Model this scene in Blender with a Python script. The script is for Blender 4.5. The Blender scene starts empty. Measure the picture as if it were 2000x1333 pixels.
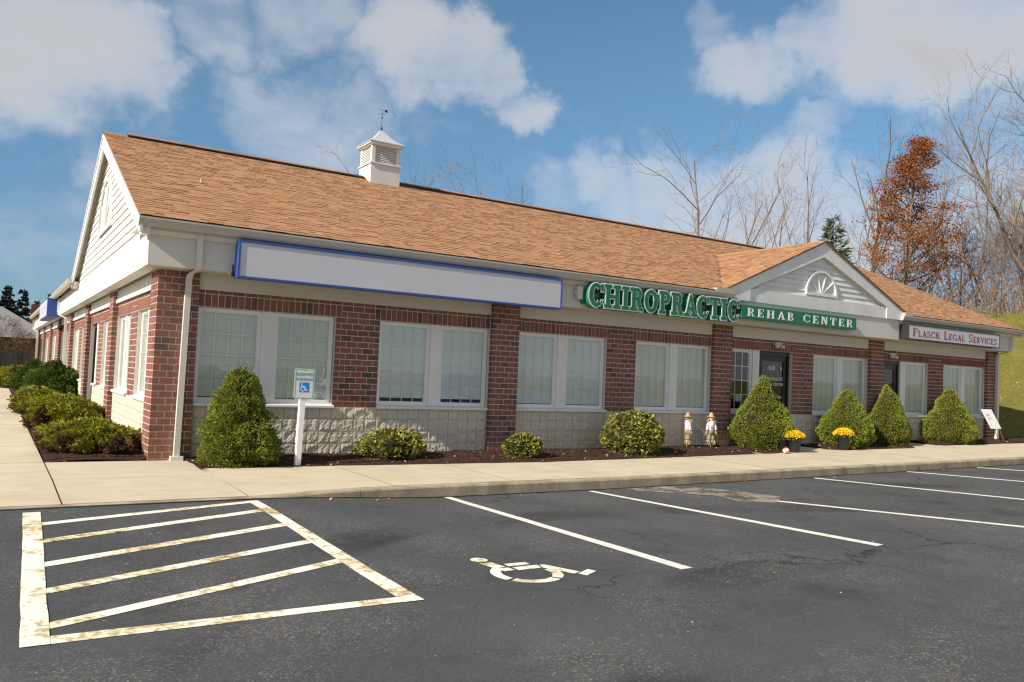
import bpy, math, random
import numpy as np
from mathutils import Vector, Matrix, noise as mnoise

random.seed(7)
rng = np.random.default_rng(11)
R = math.radians
scene = bpy.context.scene
C = scene.collection

# ------------------------------------------------------------------ camera
CAM = Vector((-2.019, -13.209, 1.468))
cd = bpy.data.cameras.new('camera'); cam = bpy.data.objects.new('camera', cd); C.objects.link(cam)
cam.location = CAM; cam.rotation_euler = (1.61357, -0.04305, -0.56901)
cd.sensor_width = 36; cd.lens = 36 * 1588.4 / 2000; cd.clip_start = 0.1; cd.clip_end = 3000
scene.camera = cam

# ------------------------------------------------------------------ light
SUN_E, SUN_A = R(33), R(7.5)
TO_SUN = Vector((-math.cos(SUN_E) * math.cos(SUN_A), -math.cos(SUN_E) * math.sin(SUN_A), math.sin(SUN_E)))
sl = bpy.data.lights.new('sun', 'SUN'); sun = bpy.data.objects.new('sun', sl); C.objects.link(sun)
sl.energy = 3.5; sl.angle = R(0.53); sl.color = (1.0, 0.93, 0.82)
sun.rotation_euler = TO_SUN.to_track_quat('Z', 'Y').to_euler(); sun.location = (-20, -5, 20)

world = bpy.data.worlds.new('World'); scene.world = world; world.use_nodes = True
SKY_STRENGTH = 0.15
world.cycles.sampling_method = 'MANUAL'; world.cycles.sample_map_resolution = 256
def build_world():
    nt = world.node_tree; N = nt.nodes; L = nt.links
    N.clear()
    out = N.new('ShaderNodeOutputWorld'); bg = N.new('ShaderNodeBackground'); bg.inputs[1].default_value = SKY_STRENGTH
    sky = N.new('ShaderNodeTexSky'); sky.sky_type = 'NISHITA'; sky.sun_disc = False
    sky.sun_elevation = SUN_E; sky.sun_rotation = math.atan2(TO_SUN.x, TO_SUN.y) % (2 * math.pi)
    sky.air_density = 1.0; sky.dust_density = 0.15; sky.ozone_density = 1.5; sky.altitude = 300
    tc = N.new('ShaderNodeTexCoord')
    nrm = N.new('ShaderNodeVectorMath'); nrm.operation = 'NORMALIZE'; L.new(tc.outputs['Generated'], nrm.inputs[0])
    d = nrm.outputs[0]
    def m(op, a, b=None, c=None):
        n = N.new('ShaderNodeMath'); n.operation = op
        for i, v in enumerate((a, b, c)):
            if v is None: continue
            if isinstance(v, (int, float)): n.inputs[i].default_value = v
            else: L.new(v, n.inputs[i])
        return n.outputs[0]
    def ns(scale, detail, rough, vec, off=(0, 0, 0)):
        mp = N.new('ShaderNodeMapping'); mp.inputs[1].default_value = off; L.new(vec, mp.inputs[0])
        n = N.new('ShaderNodeTexNoise'); n.inputs['Scale'].default_value = scale; n.inputs['Detail'].default_value = detail
        n.inputs['Roughness'].default_value = rough; L.new(mp.outputs[0], n.inputs['Vector']); return n
    sep = N.new('ShaderNodeSeparateXYZ'); L.new(d, sep.inputs[0])
    # clouds lie on a high layer: flatten the direction so they stretch towards the horizon
    fl = N.new('ShaderNodeMapping'); fl.inputs[3].default_value = (1, 1, 1.7); L.new(d, fl.inputs[0])
    warp = ns(5.0, 2, 0.5, fl.outputs[0], (3, 1, 7))
    wv = N.new('ShaderNodeVectorMath'); wv.operation = 'MULTIPLY_ADD'
    L.new(warp.outputs['Color'], wv.inputs[0]); wv.inputs[1].default_value = (0.10,) * 3; L.new(fl.outputs[0], wv.inputs[2])
    big = ns(2.3, 1, 0.5, wv.outputs[0], (1.7, 0.4, 2.2))
    mid = ns(7.5, 6, 0.52, wv.outputs[0], (0.3, 2.1, 0.8))
    fine = ns(23.0, 4, 0.6, wv.outputs[0], (5.0, 0.1, 1.8))
    blobs = [(0.013,0.947,0.321,0.109,1.05),(0.088,0.943,0.320,0.073,1.0),(0.185,0.905,0.383,0.063,0.6),(0.270,0.875,0.402,0.063,0.62),(0.376,0.846,0.378,0.069,1.0),(0.435,0.820,0.372,0.056,0.95),(0.474,0.808,0.351,0.048,0.95),(0.512,0.798,0.317,0.038,0.85),(0.342,0.869,0.358,0.040,0.5),(0.306,0.898,0.316,0.036,0.42),(0.257,0.923,0.286,0.060,0.55),(0.298,0.918,0.263,0.069,0.6),(0.360,0.886,0.292,0.046,0.52),(0.423,0.855,0.301,0.030,0.3),(0.072,0.973,0.218,0.043,0.55),(0.119,0.960,0.254,0.040,0.5),(0.069,0.990,0.125,0.093,0.36),(0.731,0.564,0.383,0.046,0.8),(0.768,0.515,0.382,0.076,1.05),(0.807,0.460,0.371,0.083,1.1),(0.838,0.407,0.364,0.076,1.05),(0.700,0.614,0.365,0.050,0.75),(0.656,0.638,0.403,0.036,0.5),(0.762,0.547,0.346,0.033,0.55),(0.818,0.471,0.331,0.036,0.5),(0.604,0.759,0.243,0.046,0.7),(0.650,0.719,0.247,0.056,0.82),(0.693,0.686,0.220,0.060,0.85),(0.638,0.741,0.208,0.060,0.75),(0.569,0.792,0.221,0.046,0.45),(0.763,0.603,0.232,0.060,0.75),(0.767,0.578,0.278,0.036,0.58),(0.767,0.562,0.311,0.025,0.52),(0.750,0.635,0.188,0.073,0.9),(0.810,0.556,0.185,0.076,0.8),(0.865,0.456,0.207,0.086,0.5),(0.852,0.435,0.292,0.046,0.35)]
    # the outline of every cloud is broken up by the same turbulence
    t2 = N.new('ShaderNodeVectorMath'); t2.operation = 'SUBTRACT'; L.new(ns(9.0, 5, 0.62, d, (8, 2, 4)).outputs['Color'], t2.inputs[0]); t2.inputs[1].default_value = (.5, .5, .5)
    t3 = N.new('ShaderNodeVectorMath'); t3.operation = 'MULTIPLY_ADD'; L.new(t2.outputs[0], t3.inputs[0]); t3.inputs[1].default_value = (.16,) * 3; L.new(d, t3.inputs[2])
    t4 = N.new('ShaderNodeVectorMath'); t4.operation = 'NORMALIZE'; L.new(t3.outputs[0], t4.inputs[0]); dw = t4.outputs[0]
    acc = None
    for bx, by, bz, r, k in blobs:
        v = Vector((bx, by, bz)).normalized()
        dp = N.new('ShaderNodeVectorMath'); dp.operation = 'DOT_PRODUCT'; L.new(dw, dp.inputs[0]); dp.inputs[1].default_value = v
        mr = N.new('ShaderNodeMapRange'); mr.interpolation_type = 'SMOOTHSTEP'
        mr.inputs[1].default_value = math.cos(r * 1.30); mr.inputs[2].default_value = math.cos(r * 0.05)
        mr.inputs[3].default_value = 0; mr.inputs[4].default_value = k
        L.new(dp.outputs['Value'], mr.inputs[0])
        acc = mr.outputs[0] if acc is None else m('MAXIMUM', acc, mr.outputs[0])
    # everywhere else unseen broad-noise cloud, its cover raised to add fill light; fades out in the stretch described above
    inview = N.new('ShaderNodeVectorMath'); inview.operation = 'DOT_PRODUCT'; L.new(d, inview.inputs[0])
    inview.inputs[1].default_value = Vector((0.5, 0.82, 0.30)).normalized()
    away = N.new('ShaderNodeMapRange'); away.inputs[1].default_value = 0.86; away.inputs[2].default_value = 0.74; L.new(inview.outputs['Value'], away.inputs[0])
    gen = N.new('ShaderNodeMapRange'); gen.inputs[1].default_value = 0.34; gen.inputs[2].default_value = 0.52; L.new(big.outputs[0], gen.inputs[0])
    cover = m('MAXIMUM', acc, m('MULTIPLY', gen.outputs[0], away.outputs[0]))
    dens = m('ADD', m('MULTIPLY', cover, 0.88), m('MULTIPLY', m('SUBTRACT', mid.outputs[0], 0.5), 1.25))
    dens = m('ADD', dens, m('MULTIPLY', m('SUBTRACT', fine.outputs[0], 0.5), 0.24))
    ramp = N.new('ShaderNodeMapRange'); ramp.interpolation_type = 'SMOOTHSTEP'
    ramp.inputs[1].default_value = 0.02; ramp.inputs[2].default_value = 1.25; L.new(dens, ramp.inputs[0])
    veil = m('MULTIPLY', ramp.outputs[0], 0.93)
    # thick cloud is greyer, thin cloud whiter
    cr = N.new('ShaderNodeMapRange'); cr.inputs[1].default_value = 0.55; cr.inputs[2].default_value = 1.15; L.new(dens, cr.inputs[0])
    cc = N.new('ShaderNodeMix'); cc.data_type = 'RGBA'; L.new(cr.outputs[0], cc.inputs[0])
    cc.inputs[6].default_value = (2.5, 2.46, 2.5, 1); cc.inputs[7].default_value = (1.8, 1.77, 1.79, 1)
    tint = N.new('ShaderNodeMix'); tint.data_type = 'RGBA'; tint.blend_type = 'MULTIPLY'; tint.inputs[0].default_value = 1
    L.new(sky.outputs[0], tint.inputs[6]); 
    # clear autumn air: the band above the horizon stays blue, the same all the way round
    el = N.new('ShaderNodeMapRange'); el.interpolation_type = 'SMOOTHSTEP'; el.inputs[1].default_value = -0.02; el.inputs[2].default_value = 0.40; L.new(sep.outputs[2], el.inputs[0])
    tg = N.new('ShaderNodeMix'); tg.data_type = 'RGBA'; L.new(el.outputs[0], tg.inputs[0])
    tg.inputs[6].default_value = (0.16, 0.21, 0.28, 1); tg.inputs[7].default_value = (0.295, 0.38, 0.385, 1); L.new(tg.outputs[2], tint.inputs[7])
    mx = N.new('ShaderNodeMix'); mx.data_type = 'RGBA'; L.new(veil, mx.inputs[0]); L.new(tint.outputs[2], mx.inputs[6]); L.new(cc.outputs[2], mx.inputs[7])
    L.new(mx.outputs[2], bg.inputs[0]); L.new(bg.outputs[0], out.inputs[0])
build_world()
scene.view_settings.view_transform = 'Standard'; scene.view_settings.look = 'None'
scene.view_settings.exposure = 1.08; scene.view_settings.gamma = 1.0; scene.view_settings.use_curve_mapping = False
scene.render.engine = 'CYCLES'
scene.cycles.max_bounces = 6; scene.cycles.diffuse_bounces = 3; scene.cycles.glossy_bounces = 3; scene.cycles.transparent_max_bounces = 10; scene.cycles.use_denoising = True
scene.cycles.filter_width = 1.3

# ------------------------------------------------------------------ helpers
class MB:
    def __init__(s): s.v = []; s.f = []; s.m = []
    def add(s, vs, fs, mi=0):
        o = len(s.v); s.v.extend(vs)
        for f in fs: s.f.append([i + o for i in f]); s.m.append(mi)
        return s
    def box(s, x0, x1, y0, y1, z0, z1, mi=0):
        return s.add([(x0,y0,z0),(x1,y0,z0),(x1,y1,z0),(x0,y1,z0),(x0,y0,z1),(x1,y0,z1),(x1,y1,z1),(x0,y1,z1)],
                     [(0,3,2,1),(4,5,6,7),(0,1,5,4),(1,2,6,5),(2,3,7,6),(3,0,4,7)], mi)
    def prism(s, poly, ax, a, b, mi=0):
        """poly: 2D points in the two other axes (in xyz order), extruded along axis ax from a to b"""
        def P(q, t):
            return (t, q[0], q[1]) if ax == 0 else (q[0], t, q[1]) if ax == 1 else (q[0], q[1], t)
        n = len(poly); vs = [P(q, a) for q in poly] + [P(q, b) for q in poly]
        fs = [tuple(range(n))[::-1], tuple(range(n, 2*n))] + [(i, (i+1) % n, n+(i+1) % n, n+i) for i in range(n)]
        return s.add(vs, fs, mi)
    def tube(s, p0, p1, r0, r1, n=6, mi=0, caps=False):
        p0 = Vector(p0); p1 = Vector(p1); d = (p1 - p0)
        if d.length < 1e-6: return s
        q = d.to_track_quat('Z', 'Y'); a = q @ Vector((1,0,0)); b = q @ Vector((0,1,0))
        vs = []
        for p, r in ((p0, r0), (p1, r1)):
            for i in range(n):
                t = 2*math.pi*i/n; vs.append(tuple(p + a*math.cos(t)*r + b*math.sin(t)*r))
        fs = [(i, (i+1) % n, n+(i+1) % n, n+i) for i in range(n)]
        if caps: fs += [tuple(range(n))[::-1], tuple(range(n, 2*n))]
        return s.add(vs, fs, mi)
    def lathe(s, prof, cx=0, cy=0, n=16, mi=0, rib=None):
        vs = []; k = len(prof)
        for r, z in prof:
            for i in range(n):
                t = 2*math.pi*i/n; rr = r * (1 + (rib(t) if rib else 0)); vs.append((cx + rr*math.cos(t), cy + rr*math.sin(t), z))
        fs = [(j*n+i, j*n+(i+1) % n, (j+1)*n+(i+1) % n, (j+1)*n+i) for j in range(k-1) for i in range(n)]
        fs += [tuple(range(n))[::-1], tuple(range((k-1)*n, k*n))]
        return s.add(vs, fs, mi)
    def mesh(s, name, mats, smooth=False):
        me = bpy.data.meshes.new(name); me.from_pydata(s.v, [], s.f)
        for mt in (mats if isinstance(mats, (list, tuple)) else [mats]): me.materials.append(mt)
        if any(s.m): me.polygons.foreach_set('material_index', s.m)
        if smooth: me.polygons.foreach_set('use_smooth', [True]*len(s.f))
        me.update(); return me
    def build(s, name, mats, parent=None, smooth=False):
        return link(name, s.mesh(name, mats, smooth), parent)

def link(name, me, parent=None, loc=None):
    o = bpy.data.objects.new(name, me); C.objects.link(o)
    if parent is not None: o.parent = parent
    if loc is not None: o.location = loc
    return o
def np_mesh(name, V, F, mats, mi=None, smooth=False):
    """V (n,3); F (k,m) with m = 3 or 4, or a list of such arrays"""
    Fs = F if isinstance(F, list) else [F]
    me = bpy.data.meshes.new(name); me.vertices.add(len(V)); me.vertices.foreach_set('co', np.asarray(V, np.float32).ravel())
    loops = np.concatenate([f.ravel() for f in Fs]).astype(np.int32)
    tot = np.concatenate([np.full(len(f), f.shape[1]) for f in Fs]).astype(np.int32)
    st = np.concatenate([[0], np.cumsum(tot)[:-1]]).astype(np.int32)
    me.loops.add(len(loops)); me.loops.foreach_set('vertex_index', loops)
    me.polygons.add(len(tot)); me.polygons.foreach_set('loop_start', st); me.polygons.foreach_set('loop_total', tot)
    for mt in (mats if isinstance(mats, (list, tuple)) else [mats]): me.materials.append(mt)
    if mi is not None: me.polygons.foreach_set('material_index', np.asarray(mi, np.int32))
    if smooth: me.polygons.foreach_set('use_smooth', np.ones(len(tot), bool))
    me.update(calc_edges=True); return me
def empty(name, loc=(0,0,0)):
    o = bpy.data.objects.new(name, None); o.empty_display_size = 0.2; C.objects.link(o); o.location = loc; return o
def tag(o, label=None, cat=None, group=None, kind=None):
    if label: o['label'] = label
    if cat: o['category'] = cat
    if group: o['group'] = group
    if kind: o['kind'] = kind
    return o
def ss(t): t = min(1, max(0, t)); return t*t*(3-2*t)
def fbm(x, y, z=0.0, o=4):
    return mnoise.fractal(Vector((x, y, z)), 1.0, 2.0, o)

# ------------------------------------------------------------------ materials
def mat(name, col=(.5,.5,.5), rough=.7, spec=.3, metal=0.0):
    m = bpy.data.materials.new(name); m.use_nodes = True
    b = m.node_tree.nodes['Principled BSDF']; b.inputs['Base Color'].default_value = (*col, 1)
    b.inputs['Roughness'].default_value = rough; b.inputs['Specular IOR Level'].default_value = spec; b.inputs['Metallic'].default_value = metal
    return m
class NT:
    """small wrapper for node building"""
    def __init__(s, m): s.t = m.node_tree; s.N = s.t.nodes; s.L = s.t.links; s.b = s.N['Principled BSDF']
    def put(s, sock, v):
        if isinstance(v, (int, float)): sock.default_value = v
        elif isinstance(v, tuple): sock.default_value = v if len(v) == len(sock.default_value) else (*v, 1)
        else: s.L.new(v, sock)
    def pos(s): return s.N.new('ShaderNodeNewGeometry').outputs['Position']
    def obj(s): return s.N.new('ShaderNodeTexCoord').outputs['Object']
    def rnd(s):
        """random value per object and per loose piece of a mesh"""
        a = s.N.new('ShaderNodeObjectInfo').outputs['Random']; b = s.N.new('ShaderNodeNewGeometry').outputs['Random Per Island']
        return s.math('FRACT', s.math('ADD', s.math('MULTIPLY', a, 7.31), b))
    def math(s, op, a, b=None, c=None):
        n = s.N.new('ShaderNodeMath'); n.operation = op
        for i, v in enumerate((a, b, c)):
            if v is not None: s.put(n.inputs[i], v)
        return n.outputs[0]
    def noise(s, scale, detail=4, rough=.55, vec=None, stretch=None, out='Fac', dist=0.0):
        n = s.N.new('ShaderNodeTexNoise'); n.inputs['Scale'].default_value = scale; n.inputs['Detail'].default_value = detail
        n.inputs['Roughness'].default_value = rough; n.inputs['Distortion'].default_value = dist
        v = vec if vec is not None else s.pos()
        if stretch:
            mp = s.N.new('ShaderNodeMapping'); mp.inputs[3].default_value = stretch; s.L.new(v, mp.inputs[0]); v = mp.outputs[0]
        s.L.new(v, n.inputs['Vector']); return n.outputs[out]
    def ramp(s, fac, stops):
        n = s.N.new('ShaderNodeValToRGB'); s.L.new(fac, n.inputs[0]); e = n.color_ramp.elements
        while len(e) < len(stops): e.new(.5)
        for i, (p, c) in enumerate(stops): e[i].position = p; e[i].color = (*c, 1) if len(c) == 3 else c
        return n.outputs[0]
    def rng(s, v, a, b, c=0., d=1., smooth=False):
        n = s.N.new('ShaderNodeMapRange'); s.L.new(v, n.inputs[0])
        for i, q in enumerate((a, b, c, d)): n.inputs[i+1].default_value = q
        if smooth: n.interpolation_type = 'SMOOTHSTEP'
        return n.outputs[0]
    def mix(s, fac, a, b, mode='MIX'):
        n = s.N.new('ShaderNodeMix'); n.data_type = 'RGBA'; n.blend_type = mode
        s.put(n.inputs[0], fac); s.put(n.inputs[6], a); s.put(n.inputs[7], b); return n.outputs[2]
    def bump(s, h, strength=.3, dist=.01):
        n = s.N.new('ShaderNodeBump'); n.inputs['Strength'].default_value = strength; n.inputs['Distance'].default_value = dist
        s.L.new(h, n.inputs['Height']); s.L.new(n.outputs[0], s.b.inputs['Normal'])
    def col(s, v): s.put(s.b.inputs['Base Color'], v)
    def rough(s, v): s.put(s.b.inputs['Roughness'], v)

def mk(name, f, **k):
    m = mat(name, **k); f(NT(m)); return m

def f_brick(n):
    r = n.rnd()
    c = n.ramp(r, [(0, (.11,.07,.055)), (.14, (.145,.084,.064)), (.22, (.205,.095,.070)), (.45, (.25,.105,.075)), (.7, (.235,.088,.063)), (.88, (.285,.125,.09)), (1, (.165,.085,.066))])
    g = n.noise(38, 5, .65); g2 = n.noise(3.2, 3)
    c = n.mix(n.rng(g, .35, .75, 0, .5), c, (.12,.05,.04)); c = n.mix(n.rng(g2, .45, .75, 0, .3), c, (.30,.16,.12))
    n.col(c); n.rough(.9); n.bump(g, .5, .006)
M_brick = mk('brick_face', f_brick, spec=.2)
def f_mortar(n):
    g = n.noise(60, 4); n.col(n.mix(g, (.52,.48,.42), (.68,.64,.57))); n.bump(g, .4, .004)
M_mortar = mk('mortar', f_mortar, rough=.95, spec=.1)
def f_block(n):
    r = n.rnd(); g = n.noise(45, 6, .7); g2 = n.noise(9, 4)
    c = n.mix(n.rng(g, .3, .75), (.50,.44,.34), (.70,.64,.52)); c = n.mix(n.rng(g2, .5, .8, 0, .5), c, (.48,.41,.32)); c = n.mix(n.math('MULTIPLY', r, .22), c, (.38,.34,.28))
    n.col(c); n.bump(g, .8, .012)
M_block = mk('split_face_block', f_block, rough=.95, spec=.15)
def f_trim(n):
    g = n.noise(2.0, 4, stretch=(1,1,.35)); g2 = n.noise(30, 3)
    n.col(n.mix(n.rng(g, .42, .75, 0, .5), (.72,.71,.68), (.56,.53,.46))); n.bump(g2, .06, .003)
M_trim = mk('white_trim_paint', f_trim, rough=.45, spec=.4)
def f_panel(n):
    g = n.noise(1.1, 4, stretch=(1,1,.4)); g2 = n.noise(200, 2)
    n.col(n.mix(n.rng(g, .4, .8, 0, .5), (.60,.565,.50), (.52,.485,.42))); n.bump(g2, .15, .002)
M_panel = mk('fascia_panel', f_panel, rough=.75, spec=.3)
def f_gutter(n):
    g = n.noise(3, 4, stretch=(1,1,.2)); n.col(n.mix(n.rng(g, .45, .8, 0, .4), (.46,.43,.37), (.36,.33,.28)))
M_gutter = mk('gutter_enamel', f_gutter, rough=.4, spec=.45)
def f_shingle(n):
    r = n.rnd(); g = n.noise(170, 3, .7); g2 = n.noise(.55, 3); st = n.noise(1.2, 3, stretch=(1,.25,.25))
    c = n.ramp(r, [(0, (.27,.138,.072)), (.12, (.32,.165,.086)), (.35, (.36,.19,.10)), (.75, (.375,.202,.107)), (1, (.41,.228,.125))])
    c = n.mix(n.rng(g, .35, .7, 0, .30), c, (.25,.135,.08)); c = n.mix(n.rng(g2, .45, .75, 0, .25), c, (.31,.175,.105))
    n.col(n.mix(n.rng(st, .55, .75, 0, .3), c, (.29,.165,.105))); n.bump(g, .5, .004)
M_shingle = mk('asphalt_shingle', f_shingle, rough=.95, spec=.1)
def f_under(n):
    g = n.noise(170, 3, .7); n.col(n.mix(g, (.23,.125,.072), (.31,.175,.10))); n.bump(g, .5, .004)
M_shunder = mk('shingle_underlayer', f_under, rough=.95, spec=.1)
M_shedge = mat('shingle_butt_edge', (.10,.046,.026), .95, .1)
M_dark = mat('dark_metal', (.025,.022,.02), .4, .4)
M_bronze = mat('bronze_door_frame', (.018,.014,.012), .35, .5)
M_black = mat('black_plastic', (.02,.02,.02), .5, .4)
M_vinyl = mk('window_vinyl', lambda n: n.col(n.mix(n.noise(6, 3), (.70,.69,.66), (.78,.77,.75))), rough=.4, spec=.4)
M_grille = mat('glazing_bars', (.76,.75,.70), .5, .3)
def f_blind(n):
    r = n.noise(.9, 2); n.col(n.mix(r, (.64,.63,.56), (.74,.73,.66)))
M_blind = mk('blind_slats', f_blind, rough=.6, spec=.3)
M_shade = mk('pale_blue_blind', lambda n: n.col(n.mix(n.noise(1.5, 3), (.66,.70,.72), (.76,.79,.80))), rough=.7)
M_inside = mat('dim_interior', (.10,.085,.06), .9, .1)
def glass_mat():
    m = bpy.data.materials.new('window_glass'); m.use_nodes = True; t = m.node_tree; t.nodes.clear(); N = t.nodes; L = t.links
    o = N.new('ShaderNodeOutputMaterial'); mx = N.new('ShaderNodeMixShader'); ge = N.new('ShaderNodeNewGeometry')
    tr = N.new('ShaderNodeBsdfTransparent'); tr.inputs[0].default_value = (.90,.94,.92,1); gl = N.new('ShaderNodeBsdfGlossy'); gl.inputs['Roughness'].default_value = .012
    ns_ = N.new('ShaderNodeTexNoise'); ns_.inputs['Scale'].default_value = 2.2; L.new(ge.outputs['Position'], ns_.inputs['Vector'])
    bp = N.new('ShaderNodeBump'); bp.inputs['Strength'].default_value = .06; bp.inputs['Distance'].default_value = .02; L.new(ns_.outputs[0], bp.inputs['Height']); L.new(bp.outputs[0], gl.inputs['Normal'])
    # two-sided reflectance of double glazing (same from inside and outside)
    dp = N.new('ShaderNodeVectorMath'); dp.operation = 'DOT_PRODUCT'; L.new(ge.outputs['Incoming'], dp.inputs[0]); L.new(ge.outputs['Normal'], dp.inputs[1])
    def mt(op, a, b=None):
        n = N.new('ShaderNodeMath'); n.operation = op
        for i, v in enumerate((a, b)):
            if v is None: continue
            if isinstance(v, (int, float)): n.inputs[i].default_value = v
            else: L.new(v, n.inputs[i])
        return n.outputs[0]
    f = mt('ADD', mt('MULTIPLY', mt('POWER', mt('SUBTRACT', 1.0, mt('ABSOLUTE', dp.outputs['Value'])), 5.0), .85), .11)
    L.new(f, mx.inputs[0]); L.new(tr.outputs[0], mx.inputs[1]); L.new(gl.outputs[0], mx.inputs[2]); L.new(mx.outputs[0], o.inputs[0])
    return m
M_glass = glass_mat()
def f_conc(n):
    g = n.noise(70, 5, .65); g2 = n.noise(.9, 5, .6); g3 = n.noise(4.5, 5, .65, stretch=(.4,1,1)); r = n.rnd()
    c = n.mix(n.rng(g2, .35, .7), (.55,.475,.35), (.47,.40,.29)); c = n.mix(n.rng(g3, .48, .74, 0, .5), c, (.37,.295,.195)); c = n.mix(n.rng(n.noise(2.2, 6, .7), .56, .72, 0, .4), c, (.33,.27,.19)); c = n.mix(n.rng(g, .4, .8, 0, .25), c, (.30,.25,.19))
    n.col(n.mix(n.math('MULTIPLY', r, .22), c, (.42,.36,.27))); n.bump(g, .3, .004)
M_conc = mk('broom_finished_concrete', f_conc, rough=.9, spec=.2)
def f_kerb(n):
    g = n.noise(40, 5, .7); g2 = n.noise(3.2, 5, .6, stretch=(1,1,.5))
    c = n.mix(n.rng(g2, .35, .68), (.46,.38,.26), (.21,.17,.12)); n.col(n.mix(n.rng(g, .4, .8, 0, .5), c, (.14,.115,.085))); n.bump(g, .6, .01)
M_kerb = mk('weathered_kerb_concrete', f_kerb, rough=.95, spec=.15)
def f_asph(n):
    p = n.pos(); g = n.noise(55, 6, .75); g2 = n.noise(.42, 5, .6); g3 = n.noise(2.4, 5, .65)
    c = n.mix(n.rng(g, .3, .75), (.034,.0355,.0385), (.090,.091,.094))
    c = n.mix(n.rng(g2, .36, .66, 0, .55), c, (.096,.096,.097)); c = n.mix(n.rng(g3, .52, .75, 0, .35), c, (.030,.028,.028))
    # tyre rubber: broad curved bands
    w = n.N.new('ShaderNodeTexWave'); w.wave_type = 'RINGS'; w.rings_direction = 'Z'; w.inputs['Scale'].default_value = .105; w.inputs['Distortion'].default_value = 7.0
    w.inputs['Detail'].default_value = 1.5; w.inputs['Detail Scale'].default_value = .45
    mp = n.N.new('ShaderNodeMapping'); mp.inputs[1].default_value = (-4.5, 13.5, 0); n.L.new(p, mp.inputs[0]); n.L.new(mp.outputs[0], w.inputs['Vector'])
    band = n.math('MULTIPLY', n.rng(w.outputs['Fac'], .86, .97, 0, .8, True), n.rng(n.noise(.35, 2), .45, .62))
    c = n.mix(band, c, (.022,.021,.021))
    # bare stones worn through the sealcoat
    v = n.N.new('ShaderNodeTexVoronoi'); v.inputs['Scale'].default_value = 26; n.L.new(p, v.inputs['Vector'])
    sepc = n.N.new('ShaderNodeSeparateColor'); n.L.new(v.outputs['Color'], sepc.inputs[0])
    spot = n.math('MULTIPLY', n.rng(v.outputs['Distance'], .24, .14), n.rng(sepc.outputs[0], .84, .92))
    worn = n.rng(n.noise(.8, 5, .6), .46, .64, .12, 1.0)
    c = n.mix(n.math('MULTIPLY', spot, worn), c, (.34,.29,.24))
    v2 = n.N.new('ShaderNodeTexVoronoi'); v2.inputs['Scale'].default_value = 75; n.L.new(p, v2.inputs['Vector'])
    sep2 = n.N.new('ShaderNodeSeparateColor'); n.L.new(v2.outputs['Color'], sep2.inputs[0])
    c = n.mix(n.math('MULTIPLY', n.rng(sep2.outputs[0], .76, .90, 0, .7), worn), c, (.20,.175,.15))
    v3 = n.N.new('ShaderNodeTexVoronoi'); v3.feature = 'DISTANCE_TO_EDGE'; v3.inputs['Scale'].default_value = .36
    wp = n.N.new('ShaderNodeVectorMath'); wp.operation = 'MULTIPLY_ADD'; n.L.new(n.noise(1.7, 5, .65, out='Color'), wp.inputs[0]); wp.inputs[1].default_value = (1.1, 1.1, 0); n.L.new(p, wp.inputs[2]); n.L.new(wp.outputs[0], v3.inputs['Vector'])
    crack = n.math('MULTIPLY', n.rng(v3.outputs['Distance'], .008, .002), n.rng(n.noise(.30, 2, vec=p), .50, .60))
    c = n.mix(n.math('MULTIPLY', crack, .75), c, (.012,.011,.011))
    c = n.mix(n.rng(n.noise(1.15, 3, .5), .62, .74, 0, .45), c, (.026,.025,.025)); c = n.mix(n.rng(n.noise(2.0, 6, .7), .60, .70, 0, .35), c, (.115,.112,.108))
    c = n.mix(n.rng(n.noise(5.5, 6, .75), .58, .72, 0, .5), c, (.125,.115,.105))
    n.col(c); n.bump(g, .9, .010); n.rough(n.rng(g, .3, .7, .75, .95))
M_asph = mk('sealcoated_asphalt', f_asph, spec=.25)
def f_paint(n):
    p = n.pos(); g = n.noise(14, 6, .7); g2 = n.noise(2.6, 4, .6); g3 = n.noise(60, 4, .7)
    c = n.mix(n.rng(g2, .46, .66), (.72,.69,.60), (.70,.60,.36)); w = n.math('ADD', n.math('MULTIPLY', g, .7), n.math('MULTIPLY', g2, .45))
    c = n.mix(n.rng(w, .585, .64, 0, .9), c, (.40,.30,.16)); c = n.mix(n.rng(n.math('ADD', w, n.math('MULTIPLY', g3, .12)), .755, .775), c, (.06,.055,.05))
    n.col(c); n.rough(.85); n.bump(g3, .3, .003)
M_paint = mk('worn_road_paint', f_paint, spec=.25)
def f_paint2(n):
    g = n.noise(9, 6, .7); g3 = n.noise(60, 4, .7)
    c = n.mix(n.rng(g, .5, .7, 0, .7), (.66,.63,.56), (.52,.46,.33)); n.col(n.mix(n.rng(n.math('ADD', g, n.math('MULTIPLY', g3, .15)), .73, .76), c, (.06,.055,.05)))
M_paint2 = mk('plain_road_paint', f_paint2, rough=.85)
def f_mulch(n):
    g = n.noise(55, 6, .8, stretch=(1,.6,1)); g2 = n.noise(3, 4)
    c = n.mix(n.rng(g, .35, .7), (.028,.014,.010), (.115,.060,.042)); n.col(n.mix(n.rng(g2, .4, .7, 0, .35), c, (.05,.026,.018))); n.bump(g, 1, .03)
M_mulch = mk('bark_mulch', f_mulch, rough=1, spec=.1)
M_chip = mk('mulch_chip', lambda n: n.col(n.ramp(n.rnd(), [(0,(.022,.011,.008)),(.6,(.075,.038,.026)),(.92,(.13,.072,.05)),(1,(.26,.18,.12))])), rough=.95, spec=.1)
M_fallen = mk('dry_leaf', lambda n: n.col(n.ramp(n.rnd(), [(0,(.40,.30,.19)),(.5,(.52,.43,.30)),(.8,(.36,.20,.10)),(1,(.60,.50,.36))])), rough=.9, spec=.1)
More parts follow.
